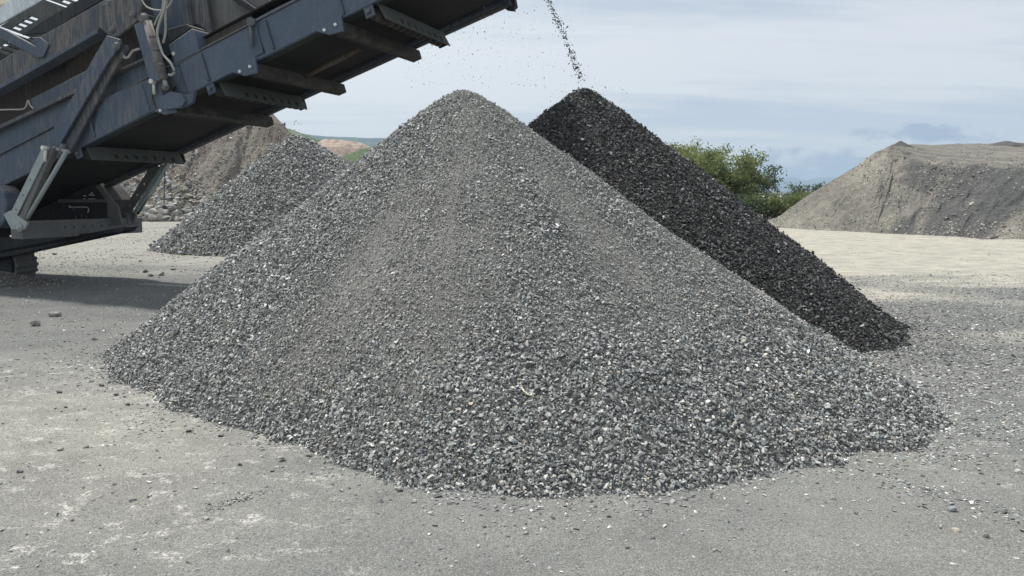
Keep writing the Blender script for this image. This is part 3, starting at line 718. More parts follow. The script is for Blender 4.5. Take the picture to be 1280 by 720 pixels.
def finish(name, bm, mat, bev=.006, parent=None, smooth=False):
    bmesh.ops.recalc_face_normals(bm, faces=bm.faces)
    if bev: 
        try: bmesh.ops.bevel(bm, geom=[e for e in bm.edges if len(e.link_faces) == 2 and e.calc_face_angle(0) > .5], offset=bev, segments=1, affect='EDGES', clamp_overlap=True)
        except Exception: pass
    me = bpy.data.meshes.new(name); bm.to_mesh(me); bm.free(); me.materials.append(mat)
    if smooth:
        for p in me.polygons: p.use_smooth = True
    return link(name, me, parent or mach)
def poly(name, pts, q, th, mat, bev=.006, parent=None):
    """a plate cut to shape, lying in the conveyor's own vertical planes, th metres thick"""
    bm = bmesh.new(); a = [bm.verts.new(PQ(x, y, q)) for x, y in pts]; off = Vector(tv * th); b = [bm.verts.new(v.co + off) for v in a]; n = len(a)
    bm.faces.new(a); bm.faces.new(b[::-1])
    for i in range(n): bm.faces.new((a[i], b[i], b[(i + 1) % n], a[(i + 1) % n]))
    return finish(name, bm, mat, bev, parent)
def obox(name, s0, s1, q0, q1, n0, n1, mat, bev=.006, shear=0, parent=None, bm=None):
    own = bm is None; bm = bm or bmesh.new()
    v = [bm.verts.new(L3(s + shear * (n - n0), q, n)) for s in (s0, s1) for q in (q0, q1) for n in (n0, n1)]
    for f in ((0, 1, 3, 2), (4, 6, 7, 5), (0, 4, 5, 1), (2, 3, 7, 6), (0, 2, 6, 4), (1, 5, 7, 3)): bm.faces.new([v[i] for i in f])
    if own: return finish(name, bm, mat, bev, parent)
def rod(name, p0, p1, r, mat, parent=None, seg=12, prof=None):
    p0 = Vector(p0); p1 = Vector(p1); ax = (p1 - p0); Ln = ax.length; ax.normalize()
    a = ax.cross(Vector((0, 0, 1))); a = a.normalized() if a.length > .1 else Vector((1, 0, 0)); b = ax.cross(a); bm = bmesh.new()
    prof = prof or [(0, 1), (1, 1)]; rings = []
    for (t, k) in prof:
        rings.append([bm.verts.new(p0 + ax * Ln * t + (a * math.cos(2 * math.pi * i / seg) + b * math.sin(2 * math.pi * i / seg)) * r * k) for i in range(seg)])
    for x, y in zip(rings, rings[1:]):
        for i in range(seg): bm.faces.new((x[i], x[(i + 1) % seg], y[(i + 1) % seg], y[i]))
    bm.faces.new(rings[0][::-1]); bm.faces.new(rings[-1])
    o = finish(name, bm, mat, 0, parent)
    for p in o.data.polygons: p.use_smooth = len(p.vertices) == 4
    return o
def prod(name, a, b, q, r, mat, q2=None, parent=None): return rod(name, PQ(*a, q), PQ(*b, q if q2 is None else q2), r, mat, parent)
def hose(name, pts, q, r, mat, parent=None):
    P_ = [Vector(PQ(x, y, q)) for x, y in pts]; out = []
    for i in range(len(P_) - 1):
        p0 = P_[max(i - 1, 0)]; p1 = P_[i]; p2 = P_[i + 1]; p3 = P_[min(i + 2, len(P_) - 1)]
        for k in range(5):
            t = k / 5; out.append(.5 * ((2 * p1) + (p2 - p0) * t + (2 * p0 - 5 * p1 + 4 * p2 - p3) * t * t + (3 * p1 - p0 - 3 * p2 + p3) * t ** 3))
    out.append(P_[-1]); me = tube_mesh([(out, [r] * len(out))], mat, 8); me.name = name; return link(name, me, parent or mach)
def bolt(px, py, q, r=.03, mat=None, th=.03, parent=None):
    p = PQ(px, py, q); return rod('bolt', p, p - tv * th, r, mat or P_grey, parent, 10, [(0, 1.5), (.4, 1.5), (.4, 1), (1, .9)])

FH = .47                                                   # depth of the side frames
s_bend = s_of(236, 118)
# near side frame: lower (dusty) and upper (cleaner) sections with flanges
lowf = obox('side_frame', -3.2, s_bend - .02, 0, .05, 0, FH, P_blue)
uppf = obox('side_frame', s_bend, SH - .1, -.012, .045, .0, FH, P_blue2)
for (par, a, b) in ((lowf, -3.2, s_bend - .03), (uppf, s_bend, SH - .1)):
    bm = bmesh.new(); obox('', a, b, -.03, .16, FH, FH + .022, None, bm=bm); obox('', a, b, .052, .17, -.004, .02, None, bm=bm)
    obox('flange', a, b, -.03, .16, FH + .001, FH + .022, P_dusty, .003); obox('flange', a, b, .052, .17, -.004, .02, P_dark, .003); bm.free()
obox('side_frame', -3.2, SH, W - .05, W, .0, FH, P_blue)
obox('flange', -3.2, SH, W - .17, W - .052, -.004, .02, P_dark, .003)
obox('flange', -3.2, SH, W + .001, W + .05, .10, .13, P_dark, .003)
for s in np.arange(s_of(122, 178), SH - .4, 1.18):        # stiffening ribs on the frame
    if abs(s - s_bend) > .3: obox('frame_rib', s, s + .03, -.045, -.013, .03, FH - .03, P_blue, .004)
# belts
obox('return_belt', -3.2, SH + .05, .20, W - .20, .07, .085, P_belt, 0)
obox('carrying_belt', -3.2, SH + .05, .12, W - .12, FH + .22, FH + .24, P_belt, 0)
obox('belt_skirt', -3.2, s_bend + 1.3, .16, .18, FH + .03, FH + .21, P_brown, 0)
hp = rod('head_pulley', L3(SH + .05, .12, FH * .62), L3(SH + .05, W - .12, FH * .62), .20, P_belt, seg=24)
rod('pulley_shaft', L3(SH + .05, -.05, FH * .62), L3(SH + .05, W + .06, FH * .62), .05, P_grey)
poly('bearing_housing', [(596, 7), (612, 11), (629, 4), (632, 12), (640, 13), (645, 8), (643, -3), (640, -24), (585, -12)], W + .002, .09, P_dark)
rod('bearing_pin', PQ(643, 9, W - .02), PQ(644, 15, W - .02), .008, P_grey)
# idlers
for s in np.arange(-2.6, SH - .3, 1.15):
    rod('carrying_idler', L3(s, .2, FH + .13), L3(s, W - .2, FH + .13), .06, P_chain)
# return idlers behind slotted guard plates
def guard(px, py, hgt=.22, lean=.22):
    s = s_of(px, py); bm = bmesh.new(); nc = 29; rows = [.02, -.10, -.175, -hgt]
    for r in range(3):
        for c in range(nc):
            if r == 1 and c % 3 == 1 and 4 < c < nc - 2: continue
            q0 = .06 + (W - .22) * c / nc; q1 = .06 + (W - .22) * (c + 1) / nc; a, b = rows[r], rows[r + 1]
            f = [bm.verts.new(L3(s - lean * n, q, n - .005)) for (q, n) in ((q0, a), (q1, a), (q1, b), (q0, b))]; bm.faces.new(f)
    bmesh.ops.remove_doubles(bm, verts=bm.verts, dist=.002)
    g = bmesh.ops.extrude_face_region(bm, geom=list(bm.faces)); vs = [v for v in g['geom'] if isinstance(v, bmesh.types.BMVert)]
    bmesh.ops.translate(bm, verts=vs, vec=Vector(-c3 * .012)); go = finish('roller_guard', bm, P_walk, 0)
    sr = s - .13 ; prof = []
    for i in range(12):
        t = (i + .5) / 12; prof += [(t - .02, .62), (t - .02, 1), (t + .02, 1), (t + .02, .62)]
    rod('return_idler', L3(sr, .1, -.07), L3(sr, W - .1, -.07), .085, P_brown2, None, 14, [(0, .62)] + prof + [(1, .62)])
    bracket = obox('idler_bracket', sr - .07, sr + .07, .0, .03, -.14, .02, P_blue)
    obox('idler_bracket', sr - .07, sr + .07, W - .03, W + .01, -.14, .02, P_dark)
    p = L3(sr, -.005, -.07); rod('idler_nut', p, p - tv * .04, .03, P_grey, None, 6)
for a in ((470, 4), (270, 101), (104, 186)): guard(*a)
def crossbeam(px, py, ext=.03, wd=.12, dp=.165):
    s = s_of(px, py)
    obox('cross_beam', s, s + wd, .0, W + ext, -dp, -.022, P_brown2, .01)
    obox('cross_beam_lip', s - .04, s, .02, W + ext, -dp, -dp + .03, P_dark, .004)
    bm = bmesh.new(); pts = [(s - .28, -.01), (s + .16, .03), (s + .12, -dp - .01), (s - .10, -dp + .03)]
    a = [bm.verts.new(L3(x, -.05, n)) for x, n in pts]; b = [bm.verts.new(L3(x, -.015, n)) for x, n in pts]
    bm.faces.new(a); bm.faces.new(b[::-1])
    for i in range(4): bm.faces.new((a[i], b[i], b[(i + 1) % 4], a[(i + 1) % 4]))
    br = finish('beam_bracket', bm, P_blue2)
    for ds in (-.13, .05):
        p = L3(s + ds, -.05, -.06); rod('bolt', p, p - tv * .03, .022, P_pin, None, 6)
    pe = bmesh.new()
for a in ((418, 30), (312, 82), (212, 131)): crossbeam(*a)
# drain tube lengthwise under the belt, hook on the far frame
rod('conduit', L3(s_of(300, 85) + .1, W * .52, -.05), L3(s_of(395, 38), W * .5, -.04), .035, P_chain)
hose('wire_hook', [(456, 76), (459, 84), (466, 81), (471, 77)], W - .01, .006, P_grey)

# corner joint where the folding section begins
poly('hinge_block', [(200, 122), (212, 114), (226, 117), (231, 127), (226, 134), (207, 137), (199, 131)], -.12, .08, P_blue2, .006)
poly('hinge_block', [(226, 121), (243, 114), (240, 128), (229, 134)], -.08, .06, P_blue, .006)
p = PQ(209, 109, -.12); rod('pivot_pin', p, p - tv * .07, .055, P_grey, None, 14, [(0, 1), (.6, 1), (.6, .6), (1, .6)])
poly('pivot_lug', [(201, 112), (206, 104), (213, 103), (217, 108), (213, 116), (203, 119)], -.11, .06, P_dark)
# overlay plate on lower frame and stringers stacked above it
poly('cover_plate', [(122, 131), (140, 119), (186, 98), (203, 92), (206, 131), (117, 176)], -.03, .025, P_blue)
poly('upper_stringer', [(-160, 241), (-160, 272), (0, 193), (70, 160), (130, 128), (186, 96), (188, 72), (150, 88), (92, 117), (0, 161)], .10, .06, P_blue)
poly('stringer_ledge', [(-160, 236), (-160, 241), (0, 161), (92, 117), (150, 88), (188, 72), (188, 68), (92, 112), (0, 156)], .00, .22, P_dusty, .004)
poly('blue_rail', [(38, 124), (106, 89), (116, 85), (100, 109), (42, 138)], .20, .05, P_blue)
poly('dirt_skirt', [(-180, 190), (-180, 245), (0, 157), (92, 113), (170, 78), (172, 20), (128, 36), (60, 76), (0, 106)], .42, .03, P_brown, 0)
poly('fold_plate', [(42, 78), (68, 66), (78, 78), (75, 86), (62, 92)], .30, .05, P_dark)
poly('upper_beam', [(-180, 165), (-180, 198), (0, 106), (52, 77), (122, 37), (172, 12), (180, 0), (182, -12), (128, 1), (58, 41), (0, 76)], .05, .12, P_dusty, .01)
poly('beam_flange', [(-180, 198), (-180, 203), (0, 111), (52, 82), (122, 41), (122, 36), (52, 76), (0, 105)], -.02, .22, P_blue, .004)
g_ = poly('gusset_plate', [(122, 33), (139, 46), (146, 46), (173, 25), (176, -6), (150, -6), (126, 6)], -.07, .05, P_dusty, .01)
for a in ((141, 37), (167, 18)): bolt(*a, -.07, .035, P_grey, .05)
# strut: front channel, shadow gap and rear channel, clamp, telescopic rod
poly('strut', [(133, 44), (150, 49), (150, 56), (132, 82), (73, 183), (65, 180), (67, 158), (97, 110), (112, 80)], -.20, .04, P_blue, .006)
poly('strut', [(147, 58), (157, 56), (158, 62), (143, 87), (86, 192), (73, 187), (133, 84)], -.12, .05, P_dusty, .006)
prod('strut_lit_edge', (146, 59), (73, 186), -.145, .012, P_galv)  # pale rod added to draw the light along the strut's edge
bolt(147, 58, -.20, .04, P_grey, .06)
prod('support_rod', (84, 188), (30, 280), -.17, .034, P_galv)
p0 = PQ(72, 184, -.22); p1 = PQ(86, 192, -.10); rod('clamp_ring', PQ(67, 185, -.17), PQ(86, 190, -.17), .025, P_galv, seg=12)
rod('sleeve', PQ(80, 180, -.15), PQ(77, 192, -.15), .05, P_grey)
# bolted leg plates with round holes
def holed_strip(name, A, B, wd, th, q, holes, mat, side=1):
    """straight strip from A to B with real round holes"""
    pa = Vector(PQ(*A, q)); pb = Vector(PQ(*B, q)); ax = (pb - pa); Ln = ax.length; ax.normalize(); ac = ax.cross(Vector(tv)).normalized(); off = Vector(tv) * th
    bm = bmesh.new(); cuts = [0] + [h * Ln for h in holes] + [Ln]; hr = wd * .13; hw = wd * .5
    def V(s, y): return bm.verts.new(pa + ax * s + ac * y)
    edges = [0]
    for h in holes: edges += [h * Ln - hw * .7, h * Ln + hw * .7]
    edges.append(Ln)
    for i in range(len(edges) - 1):
        a, b = edges[i], edges[i + 1]
        if i % 2 == 0: bm.faces.new((V(a, -hw), V(b, -hw), V(b, hw), V(a, hw)))
        else:
            m = (a + b) / 2; sq = [(a, -hw), (m, -hw), (b, -hw), (b, 0), (b, hw), (m, hw), (a, hw), (a, 0)]; an = [225, 270, 315, 0, 45, 90, 135, 180]
            o = [V(*s) for s in sq]; n_ = [V(m + hr * math.cos(R(g)), hr * math.sin(R(g))) for g in an]
            for k in range(8): bm.faces.new((o[k], o[(k + 1) % 8], n_[(k + 1) % 8], n_[k]))
    bmesh.ops.remove_doubles(bm, verts=bm.verts, dist=.001)
    g = bmesh.ops.extrude_face_region(bm, geom=list(bm.faces)); bmesh.ops.translate(bm, verts=[v for v in g['geom'] if isinstance(v, bmesh.types.BMVert)], vec=off)
    return finish(name, bm, mat, 0)
holed_strip('leg_plate', (55, 190), (13, 276), .135, .02, -.24, (.40, .62, .83), P_galv)
poly('leg_channel', [(59, 187), (68, 184), (29, 276), (18, 284)], -.215, .10, P_grey, .006)
poly('leg_foot', [(4, 268), (12, 263), (34, 279), (30, 287), (14, 287)], -.25, .04, P_galv)
p = PQ(25, 284, -.25); rod('foot_pin', p, p - tv * .05, .05, P_galv, None, 16, [(0, 1.5), (.5, 1.5), (.5, .7), (1, .7)])
def pin_handle(x, y, x2, y2, q):
    a = PQ(x, y, q); b = PQ(x2, y2, q); h = rod('locking_handle', a, b, .022, P_pin, None, 10); rod('locking_pin', Vector(a) + Vector(tv) * .05, Vector(a) - Vector(tv) * .06, .034, P_pin, None, 12)
pin_handle(57, 185, 56, 202, -.27); pin_handle(192, 102, 193, 118, -.07)
hose('pin_chain', [(190, 116), (190, 124), (192, 131), (194, 137)], -.05, .012, P_chain)
holed_strip('leg_plate', (195, 206), (156, 268), .17, .02, W - .08, (.38, .60, .82), P_grey)
poly('leg_channel', [(200, 206), (209, 205), (172, 264), (163, 270)], W - .06, .10, P_galv, .006)
prod('support_rod', (208, 204), (172, 268), W - .02, .018, P_dark)
poly('leg_foot', [(146, 262), (156, 260), (170, 268), (166, 279), (150, 279)], W - .1, .05, P_grey)
hose('hanging_wire', [(205, 205), (206, 225), (205, 262)], W, .006, P_dark)
# transverse chassis beam between the two legs
NA = PQ(4, 277, -.12); NB = PQ(4, 299, -.12); dz_ = NA[2] - NB[2]; A_ = PQ(27, 277, -.12)
bm = bmesh.new(); vv = []
for q in (0, W + .28):
    for (ds, dz2) in ((-.28, 0), (.0, 0), (.0, -dz_), (-.28, -dz_)):
        p = A_ + tv * q + chz * ds + np.array([0, 0, dz2 - .0]); vv.append(bm.verts.new(p))
for f in ((0, 1, 2, 3), (7, 6, 5, 4), (0, 4, 5, 1), (1, 5, 6, 2), (2, 6, 7, 3), (3, 7, 4, 0)): bm.faces.new([vv[i] for i in f])
finish('chassis_beam', bm, P_grey, .012)
for k in range(6):
    f_ = .36 + k * .085; p = A_ + tv * (W * f_) + np.array([0, 0, -dz_ * .42]); rod('beam_hole_plug', p + chz * .004, p - chz * .02, .018, P_dark, None, 10)
poly('chassis_end', [(140, 262), (158, 266), (160, 279), (153, 290), (124, 296), (118, 286)], W - .2, .25, P_grey, .02)
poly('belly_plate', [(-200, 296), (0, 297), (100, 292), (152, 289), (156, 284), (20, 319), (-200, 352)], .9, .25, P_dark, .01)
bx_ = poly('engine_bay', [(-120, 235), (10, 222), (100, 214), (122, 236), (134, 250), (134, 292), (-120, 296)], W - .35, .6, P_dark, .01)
poly('bay_side_plate', [(118, 232), (124, 231), (146, 257), (152, 280), (134, 284), (134, 252)], W - .5, .05, P_grey, .006)
poly('bay_rail', [(72, 249), (133, 249), (133, 253), (72, 253)], W - .42, .05, P_grey, .004)
hose('bay_pipe', [(88, 257), (88, 259), (109, 259), (110, 266)], W - .42, .010, P_pin)
for (a, b) in (((92, 257), (92, 264)), ((95, 270), (95, 276)), ((102, 268), (102, 276)), ((108, 270), (108, 276))): prod('bay_fitting', a, b, W - .42, .014, P_grey)
for (x, y, l) in ((104, 244, 4), (111, 243, 7), (104, 248, 3), (110, 248, 9), (113, 240.5, 3)):
    poly('warning_label', [(x, y), (x + l, y + .3), (x + l, y + 1.6), (x, y + 1.3)], W - .36, .004, P_pin, 0)
poly('round_drum', [(-14, 235), (-4, 231), (4, 240), (8, 256), (6, 275), (-3, 286), (-14, 284)], -.15, .3, P_blue, .02)
# hydraulic cylinder and its channel
poly('cylinder_channel', [(167, 31), (180, 24), (184, 30), (207, 104), (186, 98)], -.12, .04, P_blue2, .006)
cy = prod('hydraulic_cylinder', (184, 27), (205, 100), -.20, .062, P_cyl)
for (a, b) in (((190, 46), (191, 49)), ((195, 62), (196, 65)), ((200, 81), (201, 84))): prod('band_clamp', a, b, -.20, .062, P_grey)
prod('piston_rod', (205, 99), (208, 108), -.20, .03, P_galv)
bolt(181, 24, -.20, .055, P_grey, .07); poly('cylinder_lug', [(176, 16), (190, 20), (194, 30), (186, 34), (176, 28)], -.14, .05, P_dark)
hose('hydraulic_hose', [(208, -20), (206, 8), (198, 33), (197, 46), (203, 66), (207, 72), (214, 80), (218, 90), (214, 94), (211, 93)], -.27, .017, P_hose)
hose('hydraulic_hose', [(205, -20), (203, 10), (196, 24), (193, 32)], -.22, .012, P_hose)
hose('hydraulic_hose', [(210, -20), (207, 20), (207, 40), (204, 54)], -.16, .016, P_hose)
hose('hydraulic_hose', [(176, -2), (184, 9), (200, 13), (211, 8), (218, -8)], -.2, .012, P_hose)
hose('hydraulic_hose', [(154, 66), (156, 72), (161, 71), (166, 64), (175, 61)], -.1, .018, P_hose)
hose('hydraulic_hose', [(-20, 138), (10, 137), (30, 136), (35, 126), (38, 132), (42, 136)], -.02, .012, P_hose)
# box on top of the frame and the feed chute above it
poly('drive_guard', [(210, 56), (240, 35), (243, 38), (249, 66), (219, 83)], -.02, .35, P_blue2, .012)
bolt(217, 67, -.02, .02, P_pin, .02)
poly('skirt_plate', [(205, 38), (232, 30), (240, 34), (208, 56)], .02, .3, P_dark, .006)
poly('chute_wall', [(238, -40), (262, 48), (273, 46), (290, 36), (303, 32), (330, 12), (345, 6), (285, -40)], .75, .05, P_grey, .006)
poly('chute_wall', [(222, -30), (232, 31), (246, 30), (256, 36), (266, 50), (252, -30)], .60, .05, P_dusty, .006)
poly('chute_edge', [(222, -30), (230, 33), (237, 33), (230, -30)], .50, .08, P_dusty, .006)
poly('chute_rim', [(284, -4), (326, 22), (331, 19), (292, -8)], .60, .12, P_dark, .006)
poly('top_rail', [(318, 24), (346, 9), (386, -10), (386, -3), (346, 21), (322, 33)], .12, .2, P_blue, .006)
poly('inner_rail', [(249, 66), (254, 56), (304, 30), (304, 40), (290, 47)], .25, .06, P_dark, .006)
poly('post_bracket', [(309, 26), (318, 23), (329, 66), (318, 71), (312, 60)], -.035, .02, P_blue, .004)
prod('latch_post', (313, 28), (315, 58), -.07, .02, P_grey); rod('latch_cap', PQ(313, 27, -.03), PQ(313, 27, -.12), .055, P_grey, None, 14)
prod('frame_joint_seam', (318, 28), (331, 66), -.016, .006, P_dark)
# hopper/body mass behind
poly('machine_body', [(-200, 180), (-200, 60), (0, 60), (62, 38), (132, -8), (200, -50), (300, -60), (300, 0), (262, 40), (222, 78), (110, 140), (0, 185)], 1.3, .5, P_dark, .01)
poly('hopper_side', [(182, -30), (224, -30), (232, 34), (206, 46), (196, 40)], .9, .05, P_blue, .006)
poly('hopper_top_panel', [(-120, 65), (-120, 95), (0, 30), (50, 2), (70, -10), (14, -2), (0, 8)], .35, .05, P_white, .01)
poly('hopper_cream_panel', [(-60, -10), (-60, 38), (0, 7), (16, -1), (40, -20)], .45, .05, P_cream, .01)

# punched walkway plate: real slots through which the sky shows
def slotted_plate(name, o, u, v, nu, nv, holes, q, th, mat):
    bm = bmesh.new(); vs = {}
    def gp(i, j):
        if (i, j) not in vs: vs[(i, j)] = bm.verts.new(PQ(o[0] + u[0] * i + v[0] * j, o[1] + u[1] * i + v[1] * j, q))
        return vs[(i, j)]
    for i in range(nu):
        for j in range(nv):
            if (i, j) in holes: continue
            bm.faces.new((gp(i, j), gp(i + 1, j), gp(i + 1, j + 1), gp(i, j + 1)))
    g = bmesh.ops.extrude_face_region(bm, geom=list(bm.faces)); bmesh.ops.translate(bm, verts=[x for x in g['geom'] if isinstance(x, bmesh.types.BMVert)], vec=Vector(tv * th))
    return finish(name, bm, mat, 0)
# u runs across the plate along a slot (down-right), v up along the walkway
holes = set()
for j in range(1, 9, 2):
    holes |= {(2, j), (3, j)}
for j in range(1, 8, 2):
    if j != 3: holes |= {(4, j)}
slotted_plate('walkway_plate', (0, 33), (5.2, 1.9), (3.4, -2.1), 9, 16, {(i, j) for (i, j) in holes if j < 9 and i < 4}, .15, .03, P_walk)
slotted_plate('walkway_plate', (56, -2), (5.2, 1.9), (3.4, -2.1), 9, 14, {(i, j) for j in (1, 3, 5, 7) for i in ((3, 4) if j % 4 == 1 else (3, 4, 5, 6))} , .15, .03, P_walk)
slotted_plate('walkway_plate', (-30, 55), (5.2, 1.9), (3.4, -2.1), 10, 9, {(i, j) for j in (1, 3, 5, 7) for i in (4, 5, 6, 7)}, .16, .03, P_walk)
poly('walkway_side', [(28, 44), (60, 40), (128, -1), (112, -8), (54, 26)], .12, .02, P_dark, 0)
poly('walkway_bracket', [(-6, 32), (8, 38), (44, 58), (40, 47), (49, 46), (61, 55), (54, 71), (48, 72), (-6, 44)], .02, .05, P_blue, .006)
slotted_plate('guard_plate', (318, 2), (5, 2), (4, -2.4), 5, 9, {(i, j) for j in (1, 3, 5, 7) for i in (2, 3)}, .8, .03, P_dark)

# crawler track
te = gnd(20, 350); te[2] = 0
tl = 3.6; tr_ = .21
def trackpt(s, side, z): return te - chz * s + tv * side + np.array([0, 0, z])
loop = []
nst = 17
for i in range(nst): loop.append((tr_ + i * (tl / nst), 0.0, 0.0))
for i in range(7): a = math.pi * (i + .5) / 7; loop.append((tr_ + tl + math.sin(a) * tr_, tr_ - math.cos(a) * tr_, a))
for i in range(nst): loop.append((tr_ + tl - i * (tl / nst), 2 * tr_, math.pi))
for i in range(7): a = math.pi * (i + .5) / 7; loop.append((tr_ - math.sin(a) * tr_, tr_ + math.cos(a) * tr_, math.pi + a))
for i in range(len(loop)):
    s, z, a = loop[i]; tx = math.cos(a); tz = math.sin(a); nx = math.sin(a); nzz = -math.cos(a); bm = bmesh.new(); hw = tl / nst * .46
    for (h0, h1_, w_) in ((0, .03, hw), (.03, .075, hw * .25)):
        vv = []
        for d_ in (-w_, w_):
            for sd_ in (0, .42):
                for hh in (h0, h1_): vv.append(bm.verts.new(trackpt(s + tx * d_ + nx * hh, sd_, max(0.0, z + .03) + tz * d_ + nzz * hh + .03)))
        for f in ((0, 1, 3, 2), (4, 6, 7, 5), (0, 4, 5, 1), (2, 3, 7, 6), (0, 2, 6, 4), (1, 5, 7, 3)): bm.faces.new([vv[j] for j in f])
    finish('track_shoe', bm, P_grey, 0)
bm = bmesh.new(); vv = []
for (s, z) in ((.16, .14), (tl + .26, .14), (tl + .26, .40), (.16, .40)):
    for sd_ in (.05, .37): vv.append(bm.verts.new(trackpt(s, sd_, z)))
for f in ((0, 2, 4, 6), (7, 5, 3, 1), (0, 1, 3, 2), (2, 3, 5, 4), (4, 5, 7, 6), (6, 7, 1, 0)): bm.faces.new([vv[j] for j in f])
finish('track_frame', bm, P_dark)
rod('idler_wheel', trackpt(tr_, .1, tr_ + .06), trackpt(tr_, .32, tr_ + .06), .19, P_dark, seg=20)
bm = bmesh.new(); vv = []
for (s, z) in ((.9, .42), (3.0, .42), (3.0, 1.1), (.9, .95)):
    for sd_ in (.0, .6): vv.append(bm.verts.new(trackpt(s, sd_, z)))
for f in ((0, 2, 4, 6), (7, 5, 3, 1), (0, 1, 3, 2), (2, 3, 5, 4), (4, 5, 7, 6), (6, 7, 1, 0)): bm.faces.new([vv[j] for j in f])
finish('undercarriage', bm, P_dark, .02)

# spilled heap in front of the track
hq = gnd(12, 356)
def heap(name, x, y, r, h, mat, label, cat, n=36, seed=3):
    xs = np.linspace(-r, r, n); X, Y = np.meshgrid(xs, xs); Z = h * np.clip(1 - np.hypot(X, Y * 1.3) / r, 0, 1) ** 1.1 + (fbm(X + 9, Y, 6, 3, seed) - .5) * .05 - .04
    return tag(link(name, mesh_np(name, np.stack([X, Y, Z], -1).reshape(-1, 3), grid_faces(n, n), mat, True), None, (x, y, 0)), label, cat)
heap('spilled_heap', hq[0] - .25, hq[1] + .1, 1.2, .26, MP_grey, 'low heap of dark spilled gravel by the end of the crawler track', 'gravel heap')
k = 1500; a = rng.random(k) * 6.283; rr = 1.15 * np.sqrt(rng.random(k)); X = rr * np.cos(a); Y = rr * np.sin(a)
P = np.stack([X + hq[0] - .25, Y + hq[1] + .1, .26 * np.clip(1 - np.hypot(X, Y * 1.3) / 1.2, 0, 1) ** 1.1 - .02], -1)
scatter('gravel', P, eulers(np.tile([0, 0, 1.], (k, 1)), .5), np.full((k, 3), .035) * rng.uniform(.6, 1.4, (k, 1)), tints(k, PAL_GREY, W_GREY) * .8, bpy.data.objects['spilled_heap'])

# ---------------------------------------------------------------- falling stone
g_ = 9.81; P0 = L3(SH + .12, W * .5, FH * .62 + .2); PE = np.array([A2[0] - .02, A2[1] - .1, A2[2] - .02]); vz = .55
Tt = (vz + math.sqrt(vz * vz + 2 * g_ * (P0[2] - PE[2]))) / g_; vh = (PE - P0)[:2] / Tt
k = 1400; t = rng.random(k) ** .8 * Tt; clump = np.sin(t * 55) + .6 * np.sin(t * 133 + 1)
keep = rng.random(k) < .55 + .25 * clump; t = t[keep]; k = len(t)
spread = .012 + .020 * (t / Tt)
P = np.stack([P0[0] + vh[0] * t, P0[1] + vh[1] * t, P0[2] + vz * t - .5 * g_ * t * t], -1) + rng.normal(0, 1, (k, 3)) * spread[:, None]
sz = .026 * np.exp(rng.normal(0, .35, k))
scatter('falling_gravel', P, rng.uniform(-3, 3, (k, 3)), np.tile(sz[:, None], (1, 3)), tints(k, PAL_DARK, W_DARK), None, 'stuff', 'stream of dark crushed stone falling through the air onto the black pile', 'falling gravel')
# grit drifting down from the conveyor and splashing off the peak
k = 900; pts = []
for i in range(k):
    if i < 680: px = rng.uniform(500, 720); py = rng.uniform(8, 110) ; 
    elif i < 820: px = rng.normal(735, 42); py = 106 - abs(rng.normal(0, 14)) + abs(px - 728) * .55
    else: px = rng.normal(560, 26); py = rng.uniform(12, 85)
    pts.append(at(px, py, rng.uniform(10.2, 11.6)))
scatter('flying_grit', np.array(pts), rng.uniform(-3, 3, (k, 3)), np.tile((.010 * np.exp(rng.normal(0, .5, k)))[:, None], (1, 3)), tints(k, PAL_DARK, W_DARK), None, 'stuff', 'tiny specks of grit in the air between the conveyor and the peaks', 'grit')
pts = [at(370 + rng.normal(0, 5), rng.uniform(148, 166), 23.5) for i in range(12)]
scatter('flying_grit', np.array(pts), rng.uniform(-3, 3, (12, 3)), np.full((12, 3), .05), tints(12, PAL_DARK, W_DARK), None, 'stuff', 'a few dark specks of grit above the peak of the farthest pile', 'grit')

